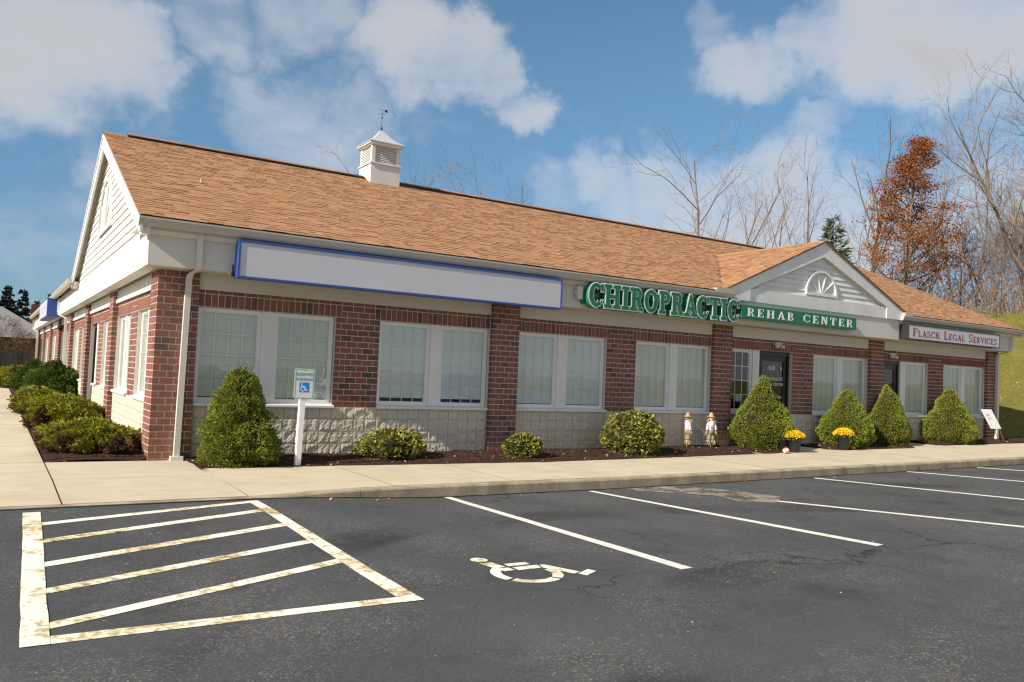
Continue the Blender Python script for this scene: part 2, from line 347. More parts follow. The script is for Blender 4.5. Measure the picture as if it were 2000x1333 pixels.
def f_grass(n):
    g = n.noise(.9, 5, .65); g2 = n.noise(7, 5, .7); g3 = n.noise(60, 4, .75)
    c = n.mix(n.rng(g, .35, .68), (.13,.145,.028), (.26,.20,.06)); c = n.mix(n.rng(g2, .42, .7, 0, .7), c, (.22,.15,.05)); n.col(n.mix(n.rng(g3, .35, .75, 0, .6), c, (.06,.075,.015))); n.bump(g3, .8, .05)
M_grass = mk('lawn_ground', f_grass, rough=1, spec=.1)
M_blade = mk('grass_blade', lambda n: n.col(n.ramp(n.rnd(), [(0,(.085,.11,.018)),(.4,(.15,.16,.028)),(.7,(.26,.21,.06)),(1,(.34,.25,.10))])), rough=.8, spec=.2)
def f_bark(n):
    g = n.noise(14, 5, .7, stretch=(1,1,.2)); n.col(n.mix(g, (.10,.078,.058), (.27,.22,.165))); n.bump(g, .6, .03)
M_bark = mk('grey_bark', f_bark, rough=.95, spec=.1)
M_twig = mk('bare_twigs', lambda n: n.col(n.mix(n.noise(.6, 2), (.17,.125,.09), (.26,.20,.155))), rough=.95, spec=.1)
M_darkbark = mk('dark_bark', lambda n: n.col(n.mix(n.noise(12, 4), (.055,.04,.03), (.13,.095,.07))), rough=.95, spec=.1)
def leaf_mat(name, stops, patch=None, pscale=3.0, plo=.56, phi=.66, low=None, spec=.2, trans=0.0):
    m = mat(name, rough=.75, spec=spec); n = NT(m)
    c = n.ramp(n.rnd(), stops)
    g = n.noise(6, 3, vec=n.obj()); c = n.mix(n.rng(g, .4, .7, 0, .45), c, stops[0][1])
    if patch:
        f = n.rng(n.noise(pscale, 4, .6, vec=n.obj()), plo, phi)
        if low is not None:   # dead growth is commonest near the ground
            sp = n.N.new('ShaderNodeSeparateXYZ'); n.L.new(n.obj(), sp.inputs[0])
            f = n.rng(n.math('SUBTRACT', n.noise(pscale, 4, .6, vec=n.obj()), n.math('MULTIPLY', sp.outputs[2], low)), plo, phi)
        c = n.mix(f, c, n.ramp(n.rnd(), [(0, tuple(q*.55 for q in patch)), (1, tuple(q*1.25 for q in patch))]))
    n.col(c)
    if trans:
        n.b.inputs['Subsurface Weight'].default_value = 0
        t = n.N.new('ShaderNodeBsdfTranslucent'); n.L.new(c, t.inputs[0]); mx = n.N.new('ShaderNodeMixShader'); mx.inputs[0].default_value = trans
        n.L.new(n.b.outputs[0], mx.inputs[1]); n.L.new(t.outputs[0], mx.inputs[2]); n.L.new(mx.outputs[0], n.N['Material Output'].inputs[0])
    return m
GREEN = [(0, (.12,.155,.02)), (.35, (.24,.285,.038)), (.8, (.36,.385,.062)), (1, (.47,.45,.09))]
M_spruce = leaf_mat('dwarf_spruce_needles', GREEN, (.15,.062,.028), 3.4, .66, .72, trans=.25)
M_spruce_low = leaf_mat('dwarf_spruce_needles_browning', GREEN, (.21,.105,.035), 2.6, .50, .60, low=.32, trans=.25)
M_spruce_dense = leaf_mat('dense_spruce_needles', [(0, (.05,.09,.014)), (.5, (.10,.165,.022)), (1, (.18,.235,.035))], (.10,.05,.025), 3, .70, .76, trans=.2)  # deeper green of the denser needles
M_juniper = leaf_mat('juniper_sprays', [(0, (.12,.155,.018)), (.4, (.26,.29,.03)), (.85, (.44,.41,.04)), (1, (.62,.52,.04))], (.15,.072,.042), 3.1, .35, .44, low=.50, trans=.2)
M_box = leaf_mat('variegated_shrub_leaves', [(0, (.085,.115,.018)), (.4, (.20,.22,.03)), (.8, (.38,.34,.06)), (1, (.50,.43,.12))], (.27,.17,.085), 4.5, .60, .70, low=.30, spec=.4, trans=.25)
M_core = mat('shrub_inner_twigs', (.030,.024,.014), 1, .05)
M_oakleaf = leaf_mat('rust_oak_leaves', [(0, (.17,.05,.018)), (.5, (.31,.10,.03)), (.85, (.40,.15,.045)), (1, (.48,.23,.075))], trans=.3)
M_fir = leaf_mat('dark_conifer_needles', [(0, (.018,.026,.016)), (.5, (.040,.052,.032)), (1, (.075,.085,.055))])
M_pine = leaf_mat('pine_needles', [(0, (.09,.12,.055)), (.5, (.15,.18,.085)), (1, (.21,.23,.12))])
M_drybush = leaf_mat('dry_pinkish_twigs', [(0, (.12,.07,.05)), (.5, (.24,.15,.11)), (1, (.36,.25,.19))])

# ------------------------------------------------------------------ terrain
U = .2032; ZB = .8128; CO = .1016; ZH = ZB + 15*CO
KY = -3.75
def zs(x):   # pavement level along the front
    z = -.025 * (1 - ss((x - .3) / 2.4))
    return z + (.0078 * (x - 6) if x > 6 else 0)
def za(x, y):   # asphalt level
    z = -.15 + .085 * (1 - ss((x - .6) / 2.6)) * ss((y + 8) / 4.25)
    return z + (.0078 * (min(x, 40) - 6) if x > 6 else 0)
def zhill(x, y):
    h = 5.7 * ss((x - 25.3 - 2.2 * max(0, -2.6 - y)) / 17.0)
    b = 4.5 * ss((y - 17) / 18) * ss((x - 9) / 10)
    return max(h, b)
def sheet(xs, ys, f):
    V = [(x, y, f(x, y)) for y in ys for x in xs]; n = len(xs)
    F = [(j*n+i, j*n+i+1, (j+1)*n+i+1, (j+1)*n+i) for j in range(len(ys)-1) for i in range(n-1)]
    m = MB(); m.add(V, F); return m
def lin(a, b, n): return [a + (b-a)*i/n for i in range(n+1)]

gr = sheet([-900,-300,-100,-60,-40] + lin(-30, 24, 27) + lin(25, 60, 50) + [70,90,130,300,900],
           [-900,-300,-120,-80,-60] + lin(-50, 60, 80) + [70,90,130,300,900],
           lambda x, y: -.30 if (x < 25 and y < 17) else (zhill(x, y) + .10*fbm(x*.25, y*.25) if (x > 26 or y > 18) and zhill(x, y) > .02 else -.30 + .33*ss((x-24)/2.0)*(1 if y > KY else 0)))
ground = tag(gr.build('ground', M_grass, smooth=True), kind='structure')

lot = sheet(sorted(set(lin(-32, -4, 14) + lin(-4, 24, 84) + lin(24, 62, 20))), sorted(set(lin(-46, -10, 24) + lin(-10, KY, 30))), lambda x, y: za(x, y))
parking = tag(lot.build('parking_lot', M_asph, smooth=True), kind='structure')

def strip_on_lot(name, quad, material, nsub=14, lift=.004):
    """quad: four ground points a-b (one long side) and d-c (the other); laid as a sheet just above the asphalt"""
    a, b, c, d = quad; m = MB(); V = []
    for i in range(nsub + 1):
        t = i / nsub
        for p, q in ((a, b), (d, c)):
            x = p[0] + (q[0]-p[0])*t; y = p[1] + (q[1]-p[1])*t
            wob = .008 * mnoise.noise(Vector((x*3.1, y*3.1, 1.7))); V.append((x + wob, y + wob, za(x, y) + lift))
    m.add(V, [(2*i, 2*i+2, 2*i+3, 2*i+1) for i in range(nsub)])
    return m.build(name, material, parking)
# access aisle beside the marked bay
strip_on_lot('painted_line', [(-1.68,-4.0),(-1.80,-7.95),(-1.65,-7.95),(-1.53,-4.0)], M_paint, lift=.006)
strip_on_lot('painted_line', [(.48,-3.90),(.52,-7.98),(.67,-7.98),(.60,-3.90)], M_paint, lift=.006)
strip_on_lot('painted_line', [(-1.66,-7.80),(.53,-7.84),(.53,-7.965),(-1.66,-7.945)], M_paint)
for q in ([(-1.57,-4.54),(.50,-3.90),(.50,-4.02),(-1.57,-4.67)], [(-1.59,-5.25),(.50,-4.42),(.50,-4.56),(-1.59,-5.38)], [(-1.61,-6.03),(.51,-5.17),(.51,-5.31),(-1.61,-6.17)],
          [(-1.64,-6.76),(.53,-5.91),(.53,-6.04),(-1.64,-6.89)], [(-1.66,-7.54),(.54,-6.64),(.54,-6.77),(-1.66,-7.67)]):
    strip_on_lot('painted_line', q, M_paint)
for (x0, y0, x1, y1, w0, w1) in [(3.08,-3.78,3.20,-8.02,.11,.14),(5.38,-3.88,5.97,-8.05,.10,.15),(7.42,-5.50,8.98,-8.35,.11,.13),(10.40,-3.90,12.1,-8.2,.11,.13),(13.38,-3.80,15.5,-8.2,.12,.14),(15.95,-3.82,18.6,-8.0,.12,.14)]:
    dx, dy = x1-x0, y1-y0; l = math.hypot(dx, dy); nx, ny = -dy/l, dx/l
    strip_on_lot('painted_line', [(x0+nx*w0/2, y0+ny*w0/2),(x1+nx*w1/2, y1+ny*w1/2),(x1-nx*w1/2, y1-ny*w1/2),(x0-nx*w0/2, y0-ny*w0/2)], M_paint2 if x0 > 3 else M_paint)

def arc_pts(cx, cy, r, a0, a1, n): return [(cx + r*math.cos(R(a0+(a1-a0)*i/n)), cy + r*math.sin(R(a0+(a1-a0)*i/n))) for i in range(n+1)]
def arc_strip(cx, cy, r0, r1, a0, a1, n=14):
    o = arc_pts(cx, cy, r1, a0, a1, n); i = arc_pts(cx, cy, r0, a0, a1, n)
    return [[o[k], o[k+1], i[k+1], i[k]] for k in range(n)]
def wheelchair_polys():
    """access symbol, stencil-cut, in a unit box with y up"""
    P = [arc_pts(.20, .92, .085, 0, 342, 18)]
    P += [[(.13,.80),(.26,.80),(.30,.60),(.17,.60)]]
    P += [[(.18,.575),(.305,.575),(.325,.47),(.20,.47)]]
    P += [[(.34,.70),(.58,.70),(.58,.61),(.34,.61)]]
    P += [[(.35,.565),(.63,.565),(.60,.455),(.35,.455)]]
    P += [[(.65,.555),(.70,.555),(.86,.20),(.76,.16),(.62,.46)]]
    P += [[(.80,.15),(.99,.25),(1.02,.16),(.83,.06)]]
    for a0, a1 in ((118, 205), (212, 300), (307, 372)): P += arc_strip(.36, .34, .235, .335, a0, a1, 10)
    return P
m = MB()
for P in wheelchair_polys():
    q = [(1.46 + x*.90, -7.93 + y*.92) for x, y in P]; m.add([(x, y, za(x, y) + .005) for x, y in q], [tuple(range(len(q)))])
m.build('wheelchair_symbol', M_paint, parking)
# worn concrete patch and grate frame by the kerb
m = MB(); pts = [(5.9,-3.83),(7.0,-3.83),(7.55,-4.4),(7.85,-5.25),(7.3,-5.62),(6.85,-5.35),(6.95,-4.85),(6.4,-4.35)]
m.add([(x, y, za(x, y) + .004) for x, y in pts], [tuple(range(len(pts)))[::-1]])
def f_patch(n):
    g = n.noise(3.5, 6, .7); g2 = n.noise(50, 4, .7); c = n.mix(n.rng(g, .45, .56), (.052,.050,.047), (.27,.225,.175)); n.col(n.mix(n.rng(g2, .4, .7, 0, .5), c, (.12,.10,.085)))
m.build('worn_concrete_apron', mk('worn_apron', f_patch, rough=.95), parking)
m = MB()
for i in range(60):   # dark sealant seam along the kerb, also drawing the joint shadow
    x0 = -6 + i*.55; x1 = x0 + .55
    w0 = .05 + .02*mnoise.noise(Vector((x0*2, 0, 0))); w1 = .05 + .02*mnoise.noise(Vector((x1*2, 0, 0)))
    m.add([(x0, KY-w0, za(x0, KY)+.004), (x1, KY-w1, za(x1, KY)+.004), (x1, KY+.02, za(x1, KY)+.004), (x0, KY+.02, za(x0, KY)+.004)], [(0,1,2,3)])
m.build('tar_shadow_seam', mat('tar_and_shadow', (.010,.009,.009), .6, .3), parking)
# loose stones on the asphalt
m = MB()
for i in range(2600):
    x = random.uniform(-3, 14); y = -13 + 9.2*random.random(); z = za(x, y); r = random.uniform(.002, .0055)*(1 if random.random() < .96 else 1.9)
    a = random.random()*3; vs = [(x+r*math.cos(a+k*1.57)*random.uniform(.7,1.2), y+r*math.sin(a+k*1.57)*random.uniform(.7,1.2), z) for k in range(4)] + [(x, y, z+r*.9)]
    m.add(vs, [(0,1,4),(1,2,4),(2,3,4),(3,0,4)])
tag(m.build('loose_gravel', mk('pale_gravel', lambda n: n.col(n.ramp(n.rnd(), [(0,(.12,.11,.10)),(.6,(.28,.25,.22)),(1,(.46,.42,.37))])), rough=.9), parking), kind='stuff')

# pavement
sw_base = MB().box(-6.5, .6, KY+.16, -.05, -.28, -.075); sw_base.box(.6, 27, KY+.16, -.95, -.28, -.075); sw_base.box(-6.5, -1.30, -.05, 44, -.28, -.075)
M_joint = mat('joint_dirt', (.13,.105,.075), .95, .1)
walk = tag(sw_base.build('sidewalk', M_joint), kind='structure')
def slab(x0, x1, y0, y1, left=None):
    g = .005; x0 += g; x1 -= g; y0 += g; y1 -= g
    z0, z1 = zs(x0), zs(x1); dz = random.uniform(-.002, .002)
    def rampz(x, y, z):   # dropped kerb: pavement dips to the lot on the left
        return z + dz - .035*ss((-1.9 - y) / 1.7)*(1 - ss((x - .4) / 1.3))
    b = .004; m = MB()
    P = [(x0,y0),(x1,y0),(x1,y1),(x0,y1)]; Q = [(x0+b,y0+b),(x1-b,y0+b),(x1-b,y1-b),(x0+b,y1-b)]
    Z = [z0, z1, z1, z0]
    m.add([(p[0],p[1],-.12) for p in P] + [(p[0],p[1],rampz(p[0],p[1],z)-.007) for p, z in zip(P, Z)] + [(p[0],p[1],rampz(p[0],p[1],z)) for p, z in zip(Q, Z)],
          [(i, (i+1)%4, 4+(i+1)%4, 4+i) for i in range(4)] + [(4+i, 4+(i+1)%4, 8+(i+1)%4, 8+i) for i in range(4)] + [(8,9,10,11)])
    m.m = [1]*8 + [0]
    return m.build('slab', [M_conc, M_joint], walk)
for xa, xb in ((-6.4,-4.6),(-4.6,-3.0),(-3.0,-1.32),(-1.32,.58)):
    for ya, yb in ((KY+.15,-1.92),(-1.92,-.06)): slab(xa, xb, ya, yb)
bed_edge = [(.58,-1.16),(2.8,-1.46),(6.0,-1.62),(9.0,-1.60),(12.4,-1.52)]
xs_ = [.58] + [.58 + 1.83*i for i in range(1, 15)]
for xa, xb in zip(xs_[:-1], xs_[1:]): slab(xa, xb, KY+.15, -1.1)
slab(13.35, 14.75, -1.1, -.06); slab(18.15, 19.5, -1.1, -.06)
for i in range(16): slab(-2.95, -1.32, -.06 + 2.4*i, -.06 + 2.4*(i+1))
for i in range(16): slab(-4.6, -2.95, -.06 + 2.4*i, -.06 + 2.4*(i+1))
# kerb
kx = [-6.4,-4.2,-2.0,.55,1.9,3.4,4.9,6.3,7.6,9.4,11.6,13.6,15.6,17.7,19.9,22.1,24.4,26.9]
for xa, xb in zip(kx[:-1], kx[1:]):
    m = MB(); V = []
    for i, x in enumerate(lin(xa+.004, xb-.004, 4)):
        t = zs(x) - .035*(1 - ss((x - .4) / 1.3)); b = za(x, KY) - .12; w = .004*mnoise.noise(Vector((x*2.3, 5, 0)))
        V += [(x, KY+w, b), (x, KY+w+.004, t-.028), (x, KY+w+.016, t-.008), (x, KY+w+.036, t), (x, KY+.146, t), (x, KY+.146, b)]
    F = [(6*i+j, 6*(i+1)+j, 6*(i+1)+j+1, 6*i+j+1) for i in range(4) for j in range(5)] + [(5,4,3,2,1,0), tuple(24+j for j in range(6))]
    m.add(V, F); m.build('kerb_stone', M_kerb, walk)

# planting beds
def zm(x, y):
    return zs(max(x, .6)) + .012 + .03*ss((y + 1.5)/1.3) + .022*fbm(x*2.2, y*2.2, .3, 3)
def bed(xs, y0f, y1, n):
    V = []; m = MB()
    for x in xs:
        for j in range(n+1):
            y = y0f(x) + (y1 - y0f(x))*j/n; V.append((x, y, zm(x, y) if 0 < j else zs(max(x, .6)) + .006))
    m.add(V, [(i*(n+1)+j, (i+1)*(n+1)+j, (i+1)*(n+1)+j+1, i*(n+1)+j+1) for i in range(len(xs)-1) for j in range(n)]); return m
def edge(x):
    for (xa, ya), (xb, yb) in zip(bed_edge[:-1], bed_edge[1:]):
        if xa <= x <= xb: return ya + (yb-ya)*(x-xa)/(xb-xa) + .02*fbm(x*3, 0)
    return -1.45 + .02*fbm(x*3, 0)
beds = [(.50, 13.1, edge), (14.55, 18.05, lambda x: -1.40 + .25*ss((14.9-x)/.4) + .3*ss((x-17.6)/.5)), (19.35, 27.0, lambda x: -1.0 + .04*fbm(x*2, 1))]
mulch = MB()
for a, b, f in beds:
    k = bed(lin(a, b, int((b-a)/.09)), f, .06, 16); o = len(mulch.v); mulch.add(k.v, k.f)
lb = sheet(lin(-1.325, .12, 16), lin(-.085, 38, 300), lambda x, y: -.022 + .035*ss((y+.085)/.12) + .03*ss((x+1.31)/.3) + .02*fbm(x*2.2, y*2.2)); mulch.add(lb.v, lb.f)
mulch_bed = tag(mulch.build('mulch_bed', M_mulch, smooth=True), kind='structure')
m = MB()
def chip_at(x, y, z, L, W):
    a = random.random()*6.28; t = random.uniform(-.5,.5); c, s_ = math.cos(a), math.sin(a)
    m.add([(x+c*L-s_*W, y+s_*L+c*W, z+t*L), (x+c*L+s_*W, y+s_*L-c*W, z+t*L), (x-c*L+s_*W, y-s_*L-c*W, z-t*L), (x-c*L-s_*W, y-s_*L+c*W, z-t*L)], [(0,1,2,3)])
for i in range(9000):
    a, b, f = beds[0] if i % 9 < 6 else beds[1] if i % 9 < 7 else beds[2]
    x = random.uniform(a, b); y = random.uniform(f(x)+.01, -.02); chip_at(x, y, zm(x, y)+.006, random.uniform(.008,.028), random.uniform(.003,.008))
for i in range(1500):
    x = random.uniform(-1.28, -.02); y = random.random()**2*14; chip_at(x, y, .045+.02*fbm(x*2.2, y*2.2), random.uniform(.008,.028), random.uniform(.003,.008))
tag(m.build('mulch_chips', M_chip, mulch_bed), kind='stuff')
m = MB()
for i in range(260):
    a, b, f = random.choice([beds[0]]*5 + [beds[1], beds[2]])
    x = random.uniform(a, b); y = random.uniform(f(x)-.05, -.05); chip_at(x, y, zm(x, y)+.012, random.uniform(.010,.024), random.uniform(.008,.015))
for i in range(46):
    x = random.choice([5.6, 3.4, 8.7]) + random.gauss(0, .45); y = random.uniform(-1.3,-.9); chip_at(x, y, zm(x, y)+.015, random.uniform(.012,.026), random.uniform(.009,.016))
for i in range(36):
    x = random.uniform(1, 16); y = KY - random.uniform(.02, .25); chip_at(x, y, za(x, y)+.008, random.uniform(.008,.02), random.uniform(.006,.012))
tag(m.build('fallen_leaves', M_fallen, mulch_bed), kind='stuff')

# ------------------------------------------------------------------ the building
BL = tag(empty('office_building', (0, 0, 0)), 'long single-storey brick office building with tan shingle roof, white gables and cupola', 'building')
LEN = 119*U; DEP = 37.5; ZF = 2.86
Y0 = -.10
# --- openings along the front (X in block units) and along the left wall (Y in metres)
front_open = [(3,14),(18,29),(32,43),(47,58),(61,72),(76,87),(90,101),(105,116)]
LB = 5.31
left_pil = [Y0 + LB*k for k in range(8)]
left_open = []
for k in range(7):
    a = left_pil[k] + .61; left_open += [(a, a+1.95), (a+2.75, a+4.70)]
front_doors = {4: (13.50, 14.63), 6: (18.29, 19.25)}
left_doors = {3: (9.45, 10.52), 7: (20.1, 21.1)}

# mortar-faced wall shells, 8 mm behind the brick faces
D = .008
wf = MB(); prev = 3*U
edges = []
for i, (a, b) in enumerate(front_open):
    xa, xb = a*U, b*U
    lo = ZB
    # piers left of the opening
    if xa - prev > .01: wf.box(prev, xa, D, .26, -.2, ZH)
    if i in front_doors:
        da, db = front_doors[i]
        if da - xa > .02: wf.box(xa, da-.24, D, .26, -.2, ZB-.001)
        if xb - db > .02: wf.box(db+.22, xb, D, .26, -.2, ZB-.001)
    else: wf.box(xa, xb, D, .26, -.2, ZB-.001)
    prev = xb
wf.box(3*U, 116*U, D, .26, ZH, 3.3)
for k in (0, 29, 58, 87, 116): wf.box(k*U + D, (k+3)*U - D, Y0 + D, .26, -.2, 3.0)
front_wall = wf.build('front_wall', M_mortar, BL)
wl = MB(); prev = left_pil[0] + .61
for i, (a, b) in enumerate(left_open):
    if a - prev > .01: wl.box(.1 + D, .36, prev, a, -.2, ZH)
    if i in left_doors: wl.box(.1 + D, .36, a, left_doors[i][0]-.2, -.2, ZB-.001)
    else: wl.box(.1 + D, .36, a, b, -.2, ZB-.001)
    prev = b
wl.box(.1 + D, .36, .51, DEP, ZH, 3.3)
for k, p in enumerate(left_pil):
    wl.box(D, .36, (p if k else .27) + D, p + .61 - D, -.2, 3.0)
left_wall = wl.build('side_wall', M_mortar, BL)
MB().box(LEN-.25, LEN-.02, .3, 12, -.2, 3.3).box(8, LEN, 11.2, 11.45, -.2, 3.3).box(8, 8.25, 11.45, DEP, -.2, 3.3).box(.4, 8.25, DEP-.25, DEP, -.2, 3.3).build('rear_wall', M_mortar, BL)

# --- bricks: collected first, the 300 that show largest become pieces of their own
bricks = []   # (centre, dims(along, height), facing 0 front / 1 left, depth)
G = .012
def add_brick(face, a0, a1, z0, z1, front, depth, soldier=False):
    bricks.append((face, a0 + G/2, a1 - G/2, z0 + G/2, z1 - G/2, front, depth, soldier))
def course_run(face, a0, a1, k, front, depth):
    """one running-bond course between a0 and a1 on grid U (odd courses shifted half a brick)"""
    n = round((a1-a0)/U*2)/2; cur = a0; end = a1; first = True
    st = (a1-a0)/max(n, .5)
    if k % 2: add_brick(face, cur, cur+st/2, ZB+k*CO, ZB+(k+1)*CO, front, depth); cur += st/2
    while cur < end - .02:
        nx = min(cur+st, end); add_brick(face, cur, nx, ZB+k*CO, ZB+(k+1)*CO, front, depth); cur = nx
for i in range(5):   # front pilasters
    x0 = (0, 29, 58, 87, 116)[i]*U
    for k in range(-9, 20): course_run(0, x0, x0+3*U, k, Y0, .10)
for k in range(-9, 20):  # left flank of the corner pilaster
    course_run(1, 0.004, .51, k, 0.0, .10)
for p in left_pil[1:]:
    for k in range(-9, 20): course_run(1, p, p+.61, k, 0.0, .10)
for b in range(4):   # front piers and lintels
    o = 29*b
    for k in range(0, 18):
        a, e = (14+o)*U, (18+o)*U
        if k in (15, 16): a += CO; e -= CO
        if k == 17: course_run(0, (3+o)*U, (29+o)*U, k, 0, .07)
        else: course_run(0, a, e, k, 0, .07)
    for a0, a1 in ((3+o, 14+o), (18+o, 29+o)):
        n = 23; s0 = a0*U - (CO if a0 == 18+o else 0); 
        for j in range(n): add_brick(0, s0+j*CO, s0+(j+1)*CO, ZH, ZH+2*CO, 0, .07, True)
for j in range(7):   # left wall piers and lintels
    a, b = left_open[2*j]; c, d = left_open[2*j+1]
    for k in range(0, 18):
        if k == 17: course_run(1, a, d, k, .1, .07)
        elif k in (15, 16): course_run(1, b+CO, c-CO, k, .1, .07)
        else: course_run(1, b, c, k, .1, .07)
    for a0, a1 in ((a, b+CO), (c-CO, d)):
        n = round((a1-a0)/CO)
        for q in range(n): add_brick(1, a0+(a1-a0)*q/n, a0+(a1-a0)*(q+1)/n, ZH, ZH+2*CO, .1, .07, True)
def brick_box(bk):
    face, a0, a1, z0, z1, fr, dp, so = bk
    return (a0, a1, fr, fr+dp, z0, z1) if face == 0 else (fr, fr+dp, a0, a1, z0, z1)
def shown(bk):
    x0, x1, y0, y1, z0, z1 = brick_box(bk); c = Vector(((x0+x1)/2, (y0+y1)/2, (z0+z1)/2)); d = CAM - c; L = d.length
    n = Vector((0,-1,0)) if bk[0] == 0 else Vector((-1,0,0))
    s = (bk[2]-bk[1])*(bk[4]-bk[3])*max(0, n.dot(d)/L)/L**2
    return s if z1 > .02 else 0
def bevel_box(dx, dy, dz, b=.004):
    m = MB(); X, Yv, Z = dx/2, dy/2, dz/2
    # front (both -y and -x faces get soft edges): outer ring a little behind the face
    v = []
    for y, q in ((-Yv, b), (-Yv+b, 0), (Yv, 0)):
        v += [(-X+q, y, -Z+q), (X-q, y, -Z+q), (X-q, y, Z-q), (-X+q, y, Z-q)]
    f = [(0,1,2,3)] + [(4*r+i, 4*(r+1)+i, 4*(r+1)+(i+1)%4, 4*r+(i+1)%4) for r in range(2) for i in range(4)]
    m.add(v, [tuple(reversed(q)) for q in f] if False else f); return m
mesh_cache = {}
def brick_mesh(dx, dy, dz, face):
    key = (round(dx, 3), round(dy, 3), round(dz, 3), face)
    if key not in mesh_cache:
        m = bevel_box(dx, dy, dz)
        if face == 1:
            m.v = [(y, -x, z) for x, y, z in m.v]
        mesh_cache[key] = m.mesh('brick', M_brick)
    return mesh_cache[key]
wall_of = {0: front_wall, 1: left_wall}
plain = sorted([b for b in bricks if not b[7]], key=shown, reverse=True); sold = sorted([b for b in bricks if b[7]], key=shown, reverse=True)
rest = {0: MB(), 1: MB()}
for lst, nm in ((plain, 'brick'), (sold, 'soldier_brick')):
    for i, bk in enumerate(lst):
        x0, x1, y0, y1, z0, z1 = brick_box(bk)
        c = ((x0+x1)/2, (y0+y1)/2 + (random.uniform(-.0015,.0015) if bk[0] == 0 else 0), (z0+z1)/2)
        if i < 300:
            dx = bk[2]-bk[1]; o = link(nm, brick_mesh(dx, bk[6], z1-z0, bk[0]), wall_of[bk[0]], c)
            if bk[0] == 0: o.rotation_euler = (random.uniform(-.006,.006), 0, random.uniform(-.006,.006))
        else:
            mm = bevel_box(bk[2]-bk[1], bk[6], z1-z0); vv = mm.v if bk[0] == 0 else [(y, -x, z) for x, y, z in mm.v]
            rest[bk[0]].add([(v[0]+c[0], v[1]+c[1], v[2]+c[2]) for v in vv], mm.f)
for k in (0, 1): tag(rest[k].build('brickwork', M_brick, wall_of[k]), kind='stuff')

# --- split-face block base
def block_mesh(seed, w, h, left=False):
    r = random.Random(seed); n = 7; V = []; m = MB()
    for j in range(n+1):
        for i in range(n+1):
            x = -w/2 + w*i/n; z = -h/2 + h*j/n
            e = min(i, n-i, j, n-j)
            d = .006 if e == 0 else (.006 + .005*r.random() + .011*fbm(x*8 + seed*3.1, z*8))
            V.append((x, -d, z))
    m.add(V, [(j*(n+1)+i, j*(n+1)+i+1, (j+1)*(n+1)+i+1, (j+1)*(n+1)+i) for j in range(n) for i in range(n)])
    ring = [(-w/2,0,-h/2),(w/2,0,-h/2),(w/2,0,h/2),(-w/2,0,h/2)]; fr = [(x, -.004, z) for x, y, z in ring]
    m.add([(x, .05, z) for x, y, z in ring] + fr, [(i, (i+1)%4, 4+(i+1)%4, 4+i) for i in range(4)])
    if left: m.v = [(y, -x, z) for x, y, z in m.v]
    return m
bvar = [block_mesh(q, U-.008, U-.008) for q in range(10)]; bmesh = [v.mesh('block', M_block) for v in bvar]
lvar = [block_mesh(q+20, U-.008, U-.008, True) for q in range(6)]
blocks = []; brest = MB(); brest_l = MB()
for b in range(4):
    for i in range(3, 29):
        x = (29*b + i + .5)*U
        if any(a - .25 < x < e + .25 for a, e in front_doors.values()): continue
        for r_ in range(5):
            z = ZB - (r_ + .5)*U
            if z > -.12: blocks.append((x, z))
blocks.sort(key=lambda q: (Vector((q[0], 0, q[1])) - CAM).length + (100 if q[1] < 0 else 0))
for i, (x, z) in enumerate(blocks):
    k = random.randrange(10)
    if i < 300: link('block', bmesh[k], front_wall, (x, .002, z))
    else: brest.add([(v[0]+x, v[1]+.002, v[2]+z) for v in bvar[k].v], bvar[k].f)
tag(brest.build('blockwork', M_block, front_wall), kind='stuff')
for j in range(7):
    a = left_open[2*j][0]; e = left_open[2*j+1][1]; n = round((e-a)/U)
    for i in range(n):
        y = a + (i+.5)*(e-a)/n
        if any(p - .2 < y < q + .2 for p, q in left_doors.values()): continue
        for r_ in range(5):
            z = ZB - (r_+.5)*U; k = random.randrange(6); brest_l.add([(v[0]+.102, v[1]+y, v[2]+z) for v in lvar[k].v], lvar[k].f)
tag(brest_l.build('blockwork', M_block, left_wall), kind='stuff')

